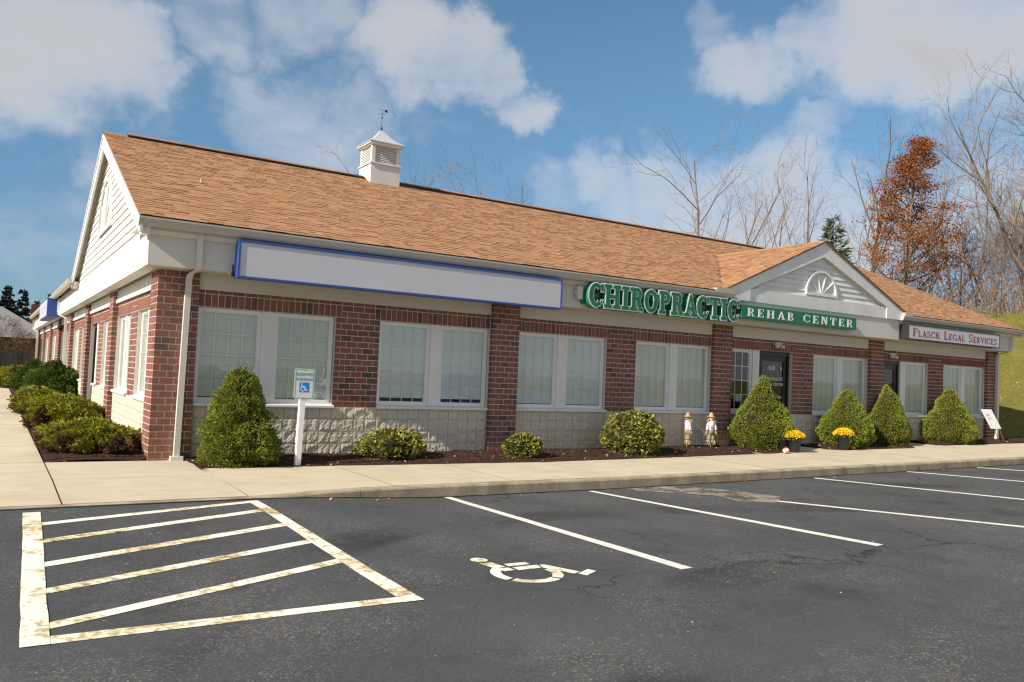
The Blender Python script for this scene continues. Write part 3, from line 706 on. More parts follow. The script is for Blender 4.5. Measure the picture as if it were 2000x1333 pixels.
# --- windows and doors
pane_cache = {}
def rect_frame(mb, a0, a1, z0, z1, t, d0, d1, left=False, mi=0):
    for (p, q, r, s_) in ((a0, a1, z0, z0+t), (a0, a1, z1-t, z1), (a0, a0+t, z0+t, z1-t), (a1-t, a1, z0+t, z1-t)):
        if left: mb.box(d0, d1, p, q, r, s_, mi)
        else: mb.box(p, q, d0, d1, r, s_, mi)
def window(a0, a1, z0, z1, face=0, cols=4, rows=4, blind='slat', base=0.0):
    """vinyl window with inset bars, a pane in every light and a blind behind; depth measured from the brick face"""
    L = face == 1; d = base + .07
    m = MB(); rect_frame(m, a0, a1, z0, z1, .05, d, d+.07, L); rect_frame(m, a0+.048, a1-.048, z0+.048, z1-.048, .022, d+.016, d+.06, L)
    w = m.build('window', M_vinyl, BL)
    i0, i1, k0, k1 = a0+.07, a1-.07, z0+.07, z1-.07; g = MB(); bw = .0075
    for i in range(1, cols):
        x = i0 + (i1-i0)*i/cols
        (g.box(d+.026, d+.036, x-bw, x+bw, k0, k1) if L else g.box(x-bw, x+bw, d+.026, d+.036, k0, k1))
    for j in range(1, rows):
        z = k0 + (k1-k0)*j/rows
        (g.box(d+.0245, d+.0345, i0, i1, z-bw, z+bw) if L else g.box(i0, i1, d+.0245, d+.0345, z-bw, z+bw))
    g.build('grille', M_grille, w)
    pw, ph = (i1-i0)/cols, (k1-k0)/rows
    key = (round(pw, 3), round(ph, 3), L)
    if key not in pane_cache:
        q = MB(); v = [(-pw/2,0,-ph/2),(pw/2,0,-ph/2),(pw/2,0,ph/2),(-pw/2,0,ph/2)]
        if L: v = [(y, -x, z) for x, y, z in v]
        q.add(v, [(0,1,2,3)]); pane_cache[key] = q.mesh('pane', M_glass)
    for i in range(cols):
        for j in range(rows):
            x = i0 + pw*(i+.5); z = k0 + ph*(j+.5)
            link('pane', pane_cache[key], w, (d+.020, x, z) if L else (x, d+.020, z))
    if blind:
        s_ = MB(); pitch = .024; n = int((k1-k0)/pitch); y = d+.062
        for j in range(n):
            z = k1 - pitch*(j+.5); 
            if blind == 'short' and z < k0 + .055: continue
            vs = [(i0-.03, y-.002, z-.0125), (i1+.03, y-.002, z-.0125), (i1+.03, y+.0035, z+.0120), (i0-.03, y+.0035, z+.0120)]
            s_.add([(v[1], v[0], v[2]) for v in vs] if L else vs, [(0,1,2,3)])
        s_.build('blind', M_shade if blind in ('shade', 'short') else M_blind, w)
    return w
def pair(a0, a1, face=0, blind='slat', base=0.0, z0=ZB+.045, z1=ZH-.004):
    c = (a0+a1)/2; h = .105
    window(a0+.012, c-h, z0, z1, face, blind=blind, base=base); window(c+h, a1-.012, z0, z1, face, blind=blind, base=base)
    post(c, h, face, base, z0, z1); sill(a0, a1, face, base)
def post(c, h, face, base, z0, z1):
    m = MB()
    if face: m.box(base+.045, base+.2, c-h, c+h, z0, z1)
    else: m.box(c-h, c+h, base+.045, base+.2, z0, z1)
    m.build('mullion_post', M_trim, BL)
def sill(a0, a1, face, base):
    m = MB(); P = [(base-.045, ZB-.012), (base-.045, ZB+.020), (base-.035, ZB+.028), (base+.08, ZB+.046), (base+.2, ZB+.046), (base+.2, ZB-.012)]
    if face: m.prism([(p[0], p[1]) for p in P], 1, a0-.015, a1+.03)
    else: m.prism(P, 0, a0-.015, a1+.03)
    m.build('window_sill', M_trim, BL)
bl = {0: 'slat', 1: 'short', 2: 'shade', 3: 'slat', 5: 'slat', 7: 'slat'}
for i, (a, b) in enumerate(front_open):
    if i not in front_doors: pair(a*U, b*U, 0, bl[i])
for i, (a, b) in enumerate(left_open):
    if i not in left_doors and i < 12: pair(a, b, 1, 'slat', .1)
# window beside each front door
window(12.41, 13.245, ZB+.045, ZH-.004, 0, cols=3, rows=4, blind=None); post(13.365, .115, 0, 0, -.02, ZH-.004); sill(12.395, 13.25, 0, 0)
window(19.49, 20.505, ZB+.045, ZH-.004, 0, cols=3, rows=4, blind='slat'); post(19.37, .11, 0, 0, -.02, ZH-.004); sill(19.48, 20.52, 0, 0)
window(8.59, 9.2, ZB+.045, ZH-.004, 1, cols=2, rows=4, blind='slat', base=.1); post(9.33, .11, 1, .1, -.02, ZH-.004); sill(8.57, 9.25, 1, .1)
def door(a0, a1, face, base, zb, handle_hi):
    L = face == 1; d = base + .09; m = MB()
    for (p, q, r, s_, t0, t1) in ((a0+.01, a0+.07, zb, ZH-.004, d, d+.12), (a1-.07, a1-.01, zb, ZH-.004, d, d+.12), (a0+.07, a1-.07, ZH-.11, ZH-.004, d, d+.12),
                                (a0+.075, a0+.19, zb+.02, ZH-.115, d+.03, d+.075), (a1-.19, a1-.075, zb+.02, ZH-.115, d+.03, d+.075), (a0+.19, a1-.19, zb+.02, zb+.26, d+.03, d+.075), (a0+.19, a1-.19, ZH-.24, ZH-.115, d+.03, d+.075)):
        (m.box(t0, t1, p, q, r, s_) if L else m.box(p, q, t0, t1, r, s_))
    o = m.build('door', M_bronze, BL); g = MB(); vs = [(a0+.19, d+.05, zb+.26), (a1-.19, d+.05, zb+.26), (a1-.19, d+.05, ZH-.24), (a0+.19, d+.05, ZH-.24)]
    g.add([(v[1], v[0], v[2]) for v in vs] if L else vs, [(0,1,2,3)]); g.build('door_glass', M_glass, o)
    h = MB(); x = a0+.15 if handle_hi else a1-.15
    if L: h.tube((d-.03, x, zb+.85), (d-.03, x, zb+1.2), .014, .014, 8, caps=True)
    else: h.tube((x, d-.03, zb+.85), (x, d-.03, zb+1.2), .014, .014, 8, caps=True).box(x-.01, x+.01, d-.03, d+.03, zb+.9, zb+.93).box(x-.01, x+.01, d-.03, d+.03, zb+1.12, zb+1.15)
    h.build('door_handle', M_dark, o); return o
door1 = door(13.48, 14.63, 0, 0, zs(14)+.0, True); door2 = door(18.29, 19.26, 0, 0, zs(19)+.0, False)
for i, (a, b) in left_doors.items(): door(a, b, 1, .1, .0, True)
# rooms behind the unblinded glass
MB().box(12.0, 14.9, 2.6, 2.65, 0, 2.8).box(12.0, 12.05, .3, 2.6, 0, 2.8).box(14.85, 14.9, .3, 2.6, 0, 2.8).build('lobby_partition', M_inside, BL)
MB().box(17.9, 20.6, 2.2, 2.25, 0, 2.8).build('lobby_partition', M_inside, BL)

# --- frieze boards, soffit boxes and fascia
for b in range(4):
    o = 29*b; m = MB().box((3+o)*U+.002, (29+o)*U-.002, -.028, .05, ZB+17.58*CO, ZF-.002).box((3+o)*U+.002, (29+o)*U-.002, -.034, -.0285, ZB+17.58*CO, ZB+17.58*CO+.03); m.build('frieze_board', M_panel, BL)
for j in range(7):
    MB().box(.072, .15, left_open[2*j][0]+.002, left_open[2*j+1][1]-.002, ZB+17.58*CO, ZF-.002).box(.055, .071, left_open[2*j][0]+.002, left_open[2*j+1][1]-.002, ZB+17.58*CO, ZB+17.58*CO+.07).build('frieze_board', M_trim, BL)
def seams(m, x0, x1, step): 
    x = x0
    while x < x1: x += step
MB().box(-.20, 11.88, -.40, .0, ZF, 3.41).build('fascia', M_panel, BL)
MB().box(18.36, 24.40, -.40, .0, ZF, 3.41).build('fascia', M_panel, BL)
MB().box(-.20, .0, .0, 11.34, ZF, 3.45).build('fascia', M_trim, BL)
MB().box(-.20, .0, 11.341, DEP+.1, ZF, 3.45).build('fascia', M_trim, BL)
MB().box(24.2, 24.40, .0, 11.3, ZF, 3.41).build('fascia', M_trim, BL)
for a, b in ((-.235, 11.80), (18.42, 24.43)):   # cove under the gutter
    MB().prism([(-.401, 3.30), (-.43, 3.30), (-.46, 3.345), (-.47, 3.36), (-.47, 3.40), (-.401, 3.40)], 0, a, b).build('cornice_moulding', M_panel, BL)
def gutter(a, b, axis=0, off=0.0):
    P = [(-.475, 3.395), (-.56, 3.395), (-.585, 3.43), (-.60, 3.475), (-.612, 3.50), (-.612, 3.525), (-.60, 3.525), (-.598, 3.50), (-.57, 3.44), (-.555, 3.41), (-.485, 3.41), (-.485, 3.53), (-.475, 3.53)]
    m = MB(); n = len(P)
    def pt(p, t): return (t, p[0], p[1]) if axis == 0 else (p[0]+off, t, p[1])
    m.add([pt(p, a) for p in P] + [pt(p, b) for p in P], [(i, (i+1)%n, n+(i+1)%n, n+i) for i in range(n)])
    E_ = P[:6] + [(-.475, 3.525)]; k = len(E_)
    for t in (a, b): m.add([pt(p, t) for p in E_], [tuple(range(k))])
    return m.build('gutter', M_gutter, BL)
gutter(-.37, 11.86); gutter(18.34, 24.78); gutter(11.1, DEP+.25, 1, .15)
for a, b in ((-.33, 11.7), (18.5, 24.7)): MB().box(a, b, -.474, .5, 3.405, 3.43).build('soffit', M_trim, BL)

# --- roofs
YR, ZR, YE, ZE = 5.42, 6.13, -.56, 3.555
SL = (ZR-ZE)/(YR-YE); XL, XR = -.36, 24.72
rf = MB(); PX, PZ, PW = 15.10, 5.10, 3.42
def deck(x0, x1, y0, y1):
    z = lambda y: ZE + (y-YE)*SL if y <= YR else ZE + (2*YR-YE-y)*SL
    v = [(x0,y0,z(y0)), (x1,y0,z(y0)), (x1,y1,z(y1)), (x0,y1,z(y1))]; lo = [(x, y, q-.035) for x, y, q in v]
    rf.add(v + lo, [(0,1,2,3), (7,6,5,4), (0,4,5,1), (1,5,6,2), (2,6,7,3), (3,7,4,0)])
deck(XL, PX-PW+.04, YE, YR); deck(PX+PW-.04, XR, YE, YR); deck(PX-PW+.04, PX+PW-.04, -.25, YR); deck(XL, XR, YR, 2*YR-YE)
roof = rf.build('roof', M_shunder, BL)
PX, PZ, PW = 15.10, 5.10, 3.42; PE = PZ - PW*SL
def on_ped(x, y):   # is this spot of the main roof under the pediment roof
    z = ZE + (y-YE)*SL; zp = PZ - abs(x-PX)*SL
    return zp > z + .002 and y < 3.2
shingles = []
def tab(o, ux, uy, a0, a1, b0, b1, th, nrm):
    """a shingle tab in plane coordinates (a along the course, b up the slope)"""
    def P(a, b, h): return tuple(o + ux*a + uy*b + nrm*h)
    v = [P(a0,b0,th), P(a1,b0,th), P(a1,b1,.003), P(a0,b1,.003), P(a0,b0,.0005), P(a1,b0,.0005)]
    return v, [(0,1,2,3), (4,5,1,0), (5,2,1), (4,0,3)]
def shingle_plane(o, ux, uy, length, height, keep, exposure=.127):
    nrm = ux.cross(uy).normalized(); n = int(height/exposure)
    for j in range(n+1):
        b0 = j*exposure - .01; b1 = min(b0 + exposure + .012, height); a = -random.random()*.3
        while a < length:
            w = random.choice((.12,.15,.18,.22,.28)); gap = 0.0; a0, a1 = max(a, 0), min(a+w, length)
            th = random.choice((.004,.006,.009,.012)); a += w + gap
            if a1 - a0 < .03: continue
            c = o + ux*((a0+a1)/2) + uy*((b0+b1)/2)
            if keep(c.x, c.y): shingles.append((c, tab(o, ux, uy, a0+.002, a1-.002, b0, b1, th, nrm)))
shingle_plane(Vector((XL, YE-.015, ZE-.0065+.003)), Vector((1,0,0)), Vector((0,1,SL)).normalized(), XR-XL, math.hypot(YR-YE, ZR-ZE)+.01, lambda x, y: not on_ped(x, y) and not (5.36 < x < 6.16 and y > 5.02))
shingles.sort(key=lambda q: (q[0]-CAM).length)
rest_s = MB()
for i, (c, (v, f)) in enumerate(shingles):
    q = MB() if i < 300 else rest_s; o = len(q.f); q.add([tuple(Vector(p)-c) for p in v] if i < 300 else v, f); q.m[o+1] = 1
    if i < 300: link('shingle', q.mesh('shingle', [M_shingle, M_shedge]), roof, c)
tag(rest_s.build('shingles', [M_shingle, M_shedge], roof), kind='stuff')
# ridge cap, vent strip dark at its edge
rc = MB()
for a, b in ((XL+.45, 5.32), (6.2, 24.2)):
    rc.prism([(YR-.16, ZR-.045), (YR-.15, ZR+.0), (YR, ZR+.06), (YR+.15, ZR+.0), (YR+.16, ZR-.045)], 0, a, b)
rc.build('ridge_vent', M_dark, roof)
rc = MB()
for i in range(90):
    x = XL + .45 + i*.265
    if 5.1 < x < 6.2 or x > 24: continue
    rc.prism([(YR-.17, ZR-.012), (YR, ZR+.066+.003*(i%2)), (YR+.17, ZR-.012), (YR, ZR+.058)], 0, x, x+.262)
rc.prism([(YR-.2, ZR-.07), (YR, ZR+.014), (YR+.2, ZR-.07)], 0, XL, XL+.448)
tag(rc.build('ridge_cap', M_shingle, roof), kind='stuff')
MB().tube((.95, 2.05, ZE+(2.05-YE)*SL), (.95, 2.05, ZE+(2.05-YE)*SL+.07), .022, .022, 8, caps=True).build('vent_pipe', M_gutter, roof)
# drip edge along the eave
for a, b in ((XL, 11.7), (18.5, XR)): MB().box(a, b, YE-.012, YE-.006, ZE-.06, ZE-.012).build('drip_edge', M_dark, roof)

# pediment roof over the third bay
pr_ = MB(); FY = -.53
def yint(x): z = PZ - abs(x-PX)*SL; return YE + (z-ZE)/SL
yb = YE + (PZ-ZE)/SL
for s_ in (-1, 1):
    xe = PX + s_*PW; v = [(xe, FY, PE), (PX, FY, PZ), (PX, yb, PZ), (xe, max(FY, yint(xe)), PE)]; v = [(x, y, z+.012) for x, y, z in v]; lo = [(x, y, z-.035) for x, y, z in v]
    pr_.add(v+lo, [(0,1,2,3), (7,6,5,4), (0,4,5,1), (3,7,4,0)])
ped_roof = pr_.build('pediment_roof', M_shunder, BL)
shingles = []
for s_ in (-1, 1):
    ux = Vector((0,-1,0)) if s_ == -1 else Vector((0,1,0)); uy = Vector((-s_*1.0, 0, SL)).normalized()
    o = Vector((PX+s_*PW, (yb+.05) if s_ == -1 else FY-.01, PE+.012))
    shingle_plane(o, ux, uy, yb - FY + .06, math.hypot(PW, PZ-PE)+.005, lambda x, y: y < yint(x)+.02)
q = MB()
for c, (v, f) in shingles: o = len(q.f); q.add(v, f); q.m[o+1] = 1
tag(q.build('shingles', [M_shingle, M_shedge], ped_roof), kind='stuff')
q = MB()
for i in range(16):
    y = FY + i*.235
    q.prism([(PX-.16, PZ-.045), (PX, PZ+.035+.003*(i%2)), (PX+.16, PZ-.045), (PX, PZ+.02)], 1, y, y+.233)
tag(q.build('ridge_cap', M_shingle, ped_roof), kind='stuff')

# --- left gable
XS, XK = -.205, -.335    # siding plane, rake plane
gb = MB(); zlo = 3.45
gb.prism([(-.30, zlo), (2*YR+.30, zlo), (2*YR+.30, ZE-.05), (YR, ZR-.06), (-.30, ZE-.05)], 0, XS+.03, XS+.12)
gable = gb.build('gable_wall', M_trim, BL)
def gable_y(z): return (ZR - .04 - z)/SL     # half width at height z
n = 17; step = .150
for j in range(n):
    z0 = zlo + .02 + j*step; z1 = z0 + step
    h0, h1 = min(gable_y(z0) - .30, 5.86), max(gable_y(z1) - .30, .0)
    if h0 < .12: break
    h1 = min(max(h1, .02), 5.86)
    A, B = XS-.012, XS+.012
    v = [(A, YR-h0, z0), (A, YR+h0, z0), (B, YR+h1, z1+.006), (B, YR-h1, z1+.006), (XS+.03, YR-h0, z0), (XS+.03, YR+h0, z0)]
    MB().add(v, [(0,3,2,1), (0,1,5,4)]).build('siding_board', M_trim, gable)
rk = MB()
for s_ in (1, -1):
    ye, yi = (YE-.01, YR) if s_ == 1 else (2*YR-YE+.01, YR)
    v = [(ye, ZE-.045), (yi, ZR-.037), (yi, ZR-.037-.32), (ye, ZE-.27)]
    rk.prism(v, 0, XK-.02, XK+.02)
    rk.prism([(ye, ZE-.046), (yi, ZR-.038), (yi, ZR-.038-.07), (ye, ZE-.12)], 0, XK-.036, XK-.0205)
rake = rk.build('rake_board', M_trim, BL)
sf = MB()
for s_ in (1, -1):
    ye, yi = (YE+.05, YR) if s_ == 1 else (2*YR-YE-.05, YR)
    sf.prism([(ye, ZE-.10), (yi, ZR-.11), (yi, ZR-.14), (ye, ZE-.13)], 0, XK+.021, XS+.02)
sf.build('rake_soffit', M_panel, BL)
MB().prism([(-.52,3.29),(-.30,3.29),(-.12,3.452),(-.52,3.50)], 0, XK+.021, XS+.0).build('cornice_return', M_trim, BL)
MB().prism([(2*YR+.52,3.29),(2*YR+.30,3.29),(2*YR+.12,3.452),(2*YR+.52,3.50)], 0, XK+.021, XS+.0).build('cornice_return', M_trim, BL)
def half_round(cx, cz, w, h, plane, left, arched=False):
    """half-round vent: surround, spokes and panel; (cx along the wall, cz sill height)"""
    n = 20; ring = []; m = MB()
    def P(a, z, d): return (plane-d, a, z) if left else (a, plane-d, z)
    def arc(r, k): return [(cx + (w/2-r)*math.cos(math.pi*i/n), cz + k + (h-r)*math.sin(math.pi*i/n)) for i in range(n+1)]
    o, i_ = arc(0, 0), arc(.055, .0)
    for d0, d1, A, B in ((0, .05, o, i_),):
        m.add([P(*p, .05) for p in A] + [P(*p, .05) for p in B] + [P(*p, 0) for p in A] + [P(*p, 0) for p in B],
              [(k, k+1, n+2+k, n+1+k) for k in range(n)] + [(k, 2*n+2+k, 2*n+3+k, k+1) for k in range(n)] + [(n+1+k, n+2+k, 3*n+4+k, 3*n+3+k) for k in range(n)])
    if left: m.box(plane-.052, plane, cx-w/2, cx+w/2, cz-.05, cz+.012)
    else: m.box(cx-w/2, cx+w/2, plane-.052, plane, cz-.05, cz+.012)
    for a in (36, 72, 108, 144):
        ca, sa = math.cos(R(a)), math.sin(R(a)); t = .009
        b0 = (cx + .05*ca, cz + .03*sa); b1 = (cx + (w/2-.05)*ca, cz + (h-.05)*sa)
        v = [P(b0[0]-sa*t, b0[1]+ca*t, .035), P(b1[0]-sa*t, b1[1]+ca*t, .035), P(b1[0]+sa*t, b1[1]-ca*t, .035), P(b0[0]+sa*t, b0[1]-ca*t, .035)]
        v += [P(b0[0]-sa*t, b0[1]+ca*t, .01), P(b1[0]-sa*t, b1[1]+ca*t, .01), P(b1[0]+sa*t, b1[1]-ca*t, .01), P(b0[0]+sa*t, b0[1]-ca*t, .01)]
        m.add(v, [(0,1,2,3), (0,4,5,1), (2,6,7,3)])
    m.add([P(cx + .06*math.cos(math.pi*i/8), cz + .06*math.sin(math.pi*i/8), .04) for i in range(9)], [tuple(range(9))])
    return m, [P(*p, .012) for p in i_]
M_ventpane = mk('frosted_vent_panel', lambda n: n.col(n.mix(n.noise(3, 3), (.58,.57,.52), (.68,.67,.62))), rough=.4)
m, pl = half_round(YR, 4.12, 2.1, 1.05, XS, True)
g = m.build('gable_vent', M_vinyl, gable); k = MB(); k.add(pl, [tuple(range(len(pl)))]); link('vent_panel', k.mesh('vent_panel', M_ventpane), gable)

# --- pediment front
pf = MB(); FYS = -.42
pf.prism([(PX-PW+.35, 3.68), (PX+PW-.35, 3.68), (PX, PZ-.2)], 1, FYS+.03, FYS+.2)
ped = pf.build('pediment_wall', M_trim, BL)
for j in range(9):
    z0 = 3.705 + j*.128; z1 = z0+.128; h0, h1 = (PZ-.34-z0)/SL, max((PZ-.34-z1)/SL, .01)
    if h0 < .08: break
    A, B = FYS-.014, FYS+.010
    MB().add([(PX-h0, A, z0), (PX+h0, A, z0), (PX+h1, B, z1+.005), (PX-h1, B, z1+.005), (PX+h0, FYS+.03, z0), (PX-h0, FYS+.03, z0)], [(0,1,2,3), (1,0,5,4)]).build('siding_board', M_trim, ped)
rk = MB()
for s_ in (-1, 1):
    xe = PX + s_*(PW-.02)
    rk.prism([(xe, PE-.005), (PX, PZ-.013), (PX, PZ-.013-.37), (PX+s_*(PW-.80), 3.70), (PX+s_*(PW-.80), 3.40), (xe, 3.40)], 1, -.50, -.455)
rk.build('rake_board', M_trim, BL)
for s_ in (-1, 1):
    MB().prism([(PX+s_*.01, PZ-.39), (PX+s_*(PW-.81), 3.702), (PX+s_*(PW-.81), 3.672), (PX+s_*.01, PZ-.42)], 1, -.455, -.425).build('rake_moulding', M_panel, BL)
MB().box(PX-PW+.82, PX+PW-.82, -.47, -.30, 3.40, 3.70).build('pediment_beam', M_trim, BL)
MB().box(PX+PW-.79, PX+PW-.02, -.454, -.2, 3.402, 3.55).box(PX-PW+.02, PX-PW+.79, -.454, -.2, 3.402, 3.55).build('cornice_return', M_trim, BL)
MB().box(PX-PW+.205, PX+PW-.165, -.445, 0, ZF+.012, 3.399).build('fascia', M_panel, BL)
m, pl = half_round(PX-.02, 3.80, 1.20, .58, FYS, False)
g = m.build('gable_vent', M_vinyl, ped); k = MB(); k.add(pl, [tuple(range(len(pl)))]); link('vent_panel', k.mesh('vent_panel', M_ventpane), ped)
# flat end caps where the gutters stop at the pediment
MB().box(11.28, 11.80, -.60, -.30, 3.53, 3.60).build('gutter_diverter', M_gutter, BL); MB().box(18.40, 18.75, -.60, -.30, 3.53, 3.60).build('gutter_diverter', M_gutter, BL)

# --- right gable end and rear wing roof
MB().prism([(-.30, 3.40), (2*YR+.30, 3.40), (YR, ZR-.05)], 0, 24.2, 24.40).build('gable_wall', M_trim, BL)
MB().prism([(YE-.01, ZE-.045), (YR, ZR-.037), (YR, ZR-.35), (YE-.01, ZE-.27)], 0, 24.66, 24.70).build('rake_board', M_trim, BL)
MB().prism([(-.42, 3.535), (4.0, 5.3), (8.4, 3.535), (8.4, 3.50), (-.42, 3.50)], 1, 11.42, DEP+.4).build('rear_roof', M_shunder, BL)

# --- cupola
cx, cy = 5.755, YR; hw = .38
cu = MB().box(cx-hw, cx+hw, cy-hw, cy+hw, 5.75, 6.44)
cup = cu.build('cupola', M_trim, BL)
MB().box(cx-hw-.03, cx+hw+.03, cy-hw-.03, cy+hw+.03, 6.44, 6.47).build('cupola_moulding', M_trim, cup)
MB().prism([(cx-hw-.02,6.90),(cx+hw+.02,6.90),(cx+hw+.02,6.93),(cx+hw+.06,6.93),(cx+hw+.06,6.964),(cx-hw-.06,6.964),(cx-hw-.06,6.93),(cx-hw-.02,6.93)], 1, cy-hw-.06, cy+hw+.06).build('cupola_moulding', M_trim, cup)
pm = MB(); w = .09
for sx in (-1, 1):
    for sy in (-1, 1): pm.box(cx+sx*(hw-.015)-(w if sx > 0 else 0), cx+sx*(hw-.015)+(0 if sx > 0 else w), cy+sy*(hw-.015)-(w if sy > 0 else 0), cy+sy*(hw-.015)+(0 if sy > 0 else w), 6.47, 6.90)
pm.build('corner_post', M_trim, cup)
MB().box(cx-hw+.10, cx+hw-.10, cy-hw+.10, cy+hw-.10, 6.471, 6.899).build('cupola_core', M_inside, cup)
for j in range(10):
    z = 6.485 + j*.041
    MB().add([(cx-hw+.10, cy-hw+.03, z), (cx+hw-.10, cy-hw+.03, z), (cx+hw-.10, cy-hw+.052, z+.043), (cx-hw+.10, cy-hw+.052, z+.043)], [(0,1,2,3)]).build('louver', M_trim, cup)
    MB().add([(cx-hw+.03, cy+hw-.10, z), (cx-hw+.03, cy-hw+.10, z), (cx-hw+.052, cy-hw+.10, z+.043), (cx-hw+.052, cy+hw-.10, z+.043)], [(0,1,2,3)]).build('louver', M_trim, cup)
k = MB(); prof = [(.46, 6.965), (.455, 6.985), (.33, 7.06), (.22, 7.15), (.12, 7.26), (.04, 7.36), (.012, 7.40)]
V = []
for r_, z in prof: V += [(cx-r_, cy-r_, z), (cx+r_, cy-r_, z), (cx+r_, cy+r_, z), (cx-r_, cy+r_, z)]
k.add(V, [(4*i+j, 4*i+(j+1)%4, 4*i+4+(j+1)%4, 4*i+4+j) for i in range(len(prof)-1) for j in range(4)] + [(3,2,1,0)])
k.build('cupola_roof', mk('white_metal_roof', lambda n: n.col(n.mix(n.noise(4, 3), (.40,.42,.44), (.48,.49,.50))), rough=.4), cup)
k = MB().lathe([(.03,7.37),(.028,7.42),(.018,7.46),(.006,7.50),(.004,7.68),(.015,7.69),(.02,7.71),(.015,7.73),(.004,7.74),(.003,7.92)], cx, cy, 8)
k.tube((cx-.10, cy, 7.80), (cx+.10, cy, 7.80), .004, .004, 5).tube((cx, cy-.10, 7.81), (cx, cy+.10, 7.81), .004, .004, 5)
k.tube((cx-.13, cy-.05, 7.90), (cx+.15, cy+.06, 7.90), .004, .004, 5).prism([(cx+.08, 7.88), (cx+.15, 7.86), (cx+.15, 7.95), (cx+.08, 7.92)], 1, cy+.03, cy+.036)
k.build('weather_vane', M_dark, cup)

# --- downspouts
def downspout(pts, w=.055, d=.04):
    m = MB(); V = []
    for i, (x, y, z) in enumerate(pts): V += [(x-w, y-d, z), (x+w, y-d, z), (x+w, y+d, z), (x-w, y+d, z)]
    m.add(V, [(4*i+j, 4*i+(j+1)%4, 4*i+4+(j+1)%4, 4*i+4+j) for i in range(len(pts)-1) for j in range(4)] + [(3,2,1,0), tuple(len(V)-4+j for j in range(4))])
    return m.build('downspout', M_panel, BL)
downspout([(.50,-.445,3.40),(.50,-.445,2.91),(.49,-.41,2.845),(.44,-.17,2.80),(.43,-.145,2.74),(.40,-.145,.06),(.40,-.145,-.0)], .043, .036)
MB().box(.31, .49, -.215, -.105, -.05, .045).build('downspout_boot', M_trim, BL)
downspout([(24.28,-.445,3.40),(24.28,-.445,3.0),(24.24,-.40,2.86),(24.06,-.15,2.78),(24.05,-.145,2.64),(24.05,-.145,.05)], .055, .04)
for y in (17.0, 37.0):
    m = MB(); pts = [(-.24,y+.9,3.40),(-.24,y+.9,2.98),(-.22,y+.8,2.85),(-.06,y,2.72),(-.05,y,.1)]; V = []
    for (x, yy, z) in pts: V += [(x-.04, yy-.055, z), (x+.04, yy-.055, z), (x+.04, yy+.055, z), (x-.04, yy+.055, z)]
    m.add(V, [(4*i+j, 4*i+(j+1)%4, 4*i+4+(j+1)%4, 4*i+4+j) for i in range(len(pts)-1) for j in range(4)] + [(3,2,1,0)]); m.build('downspout', M_trim, BL)

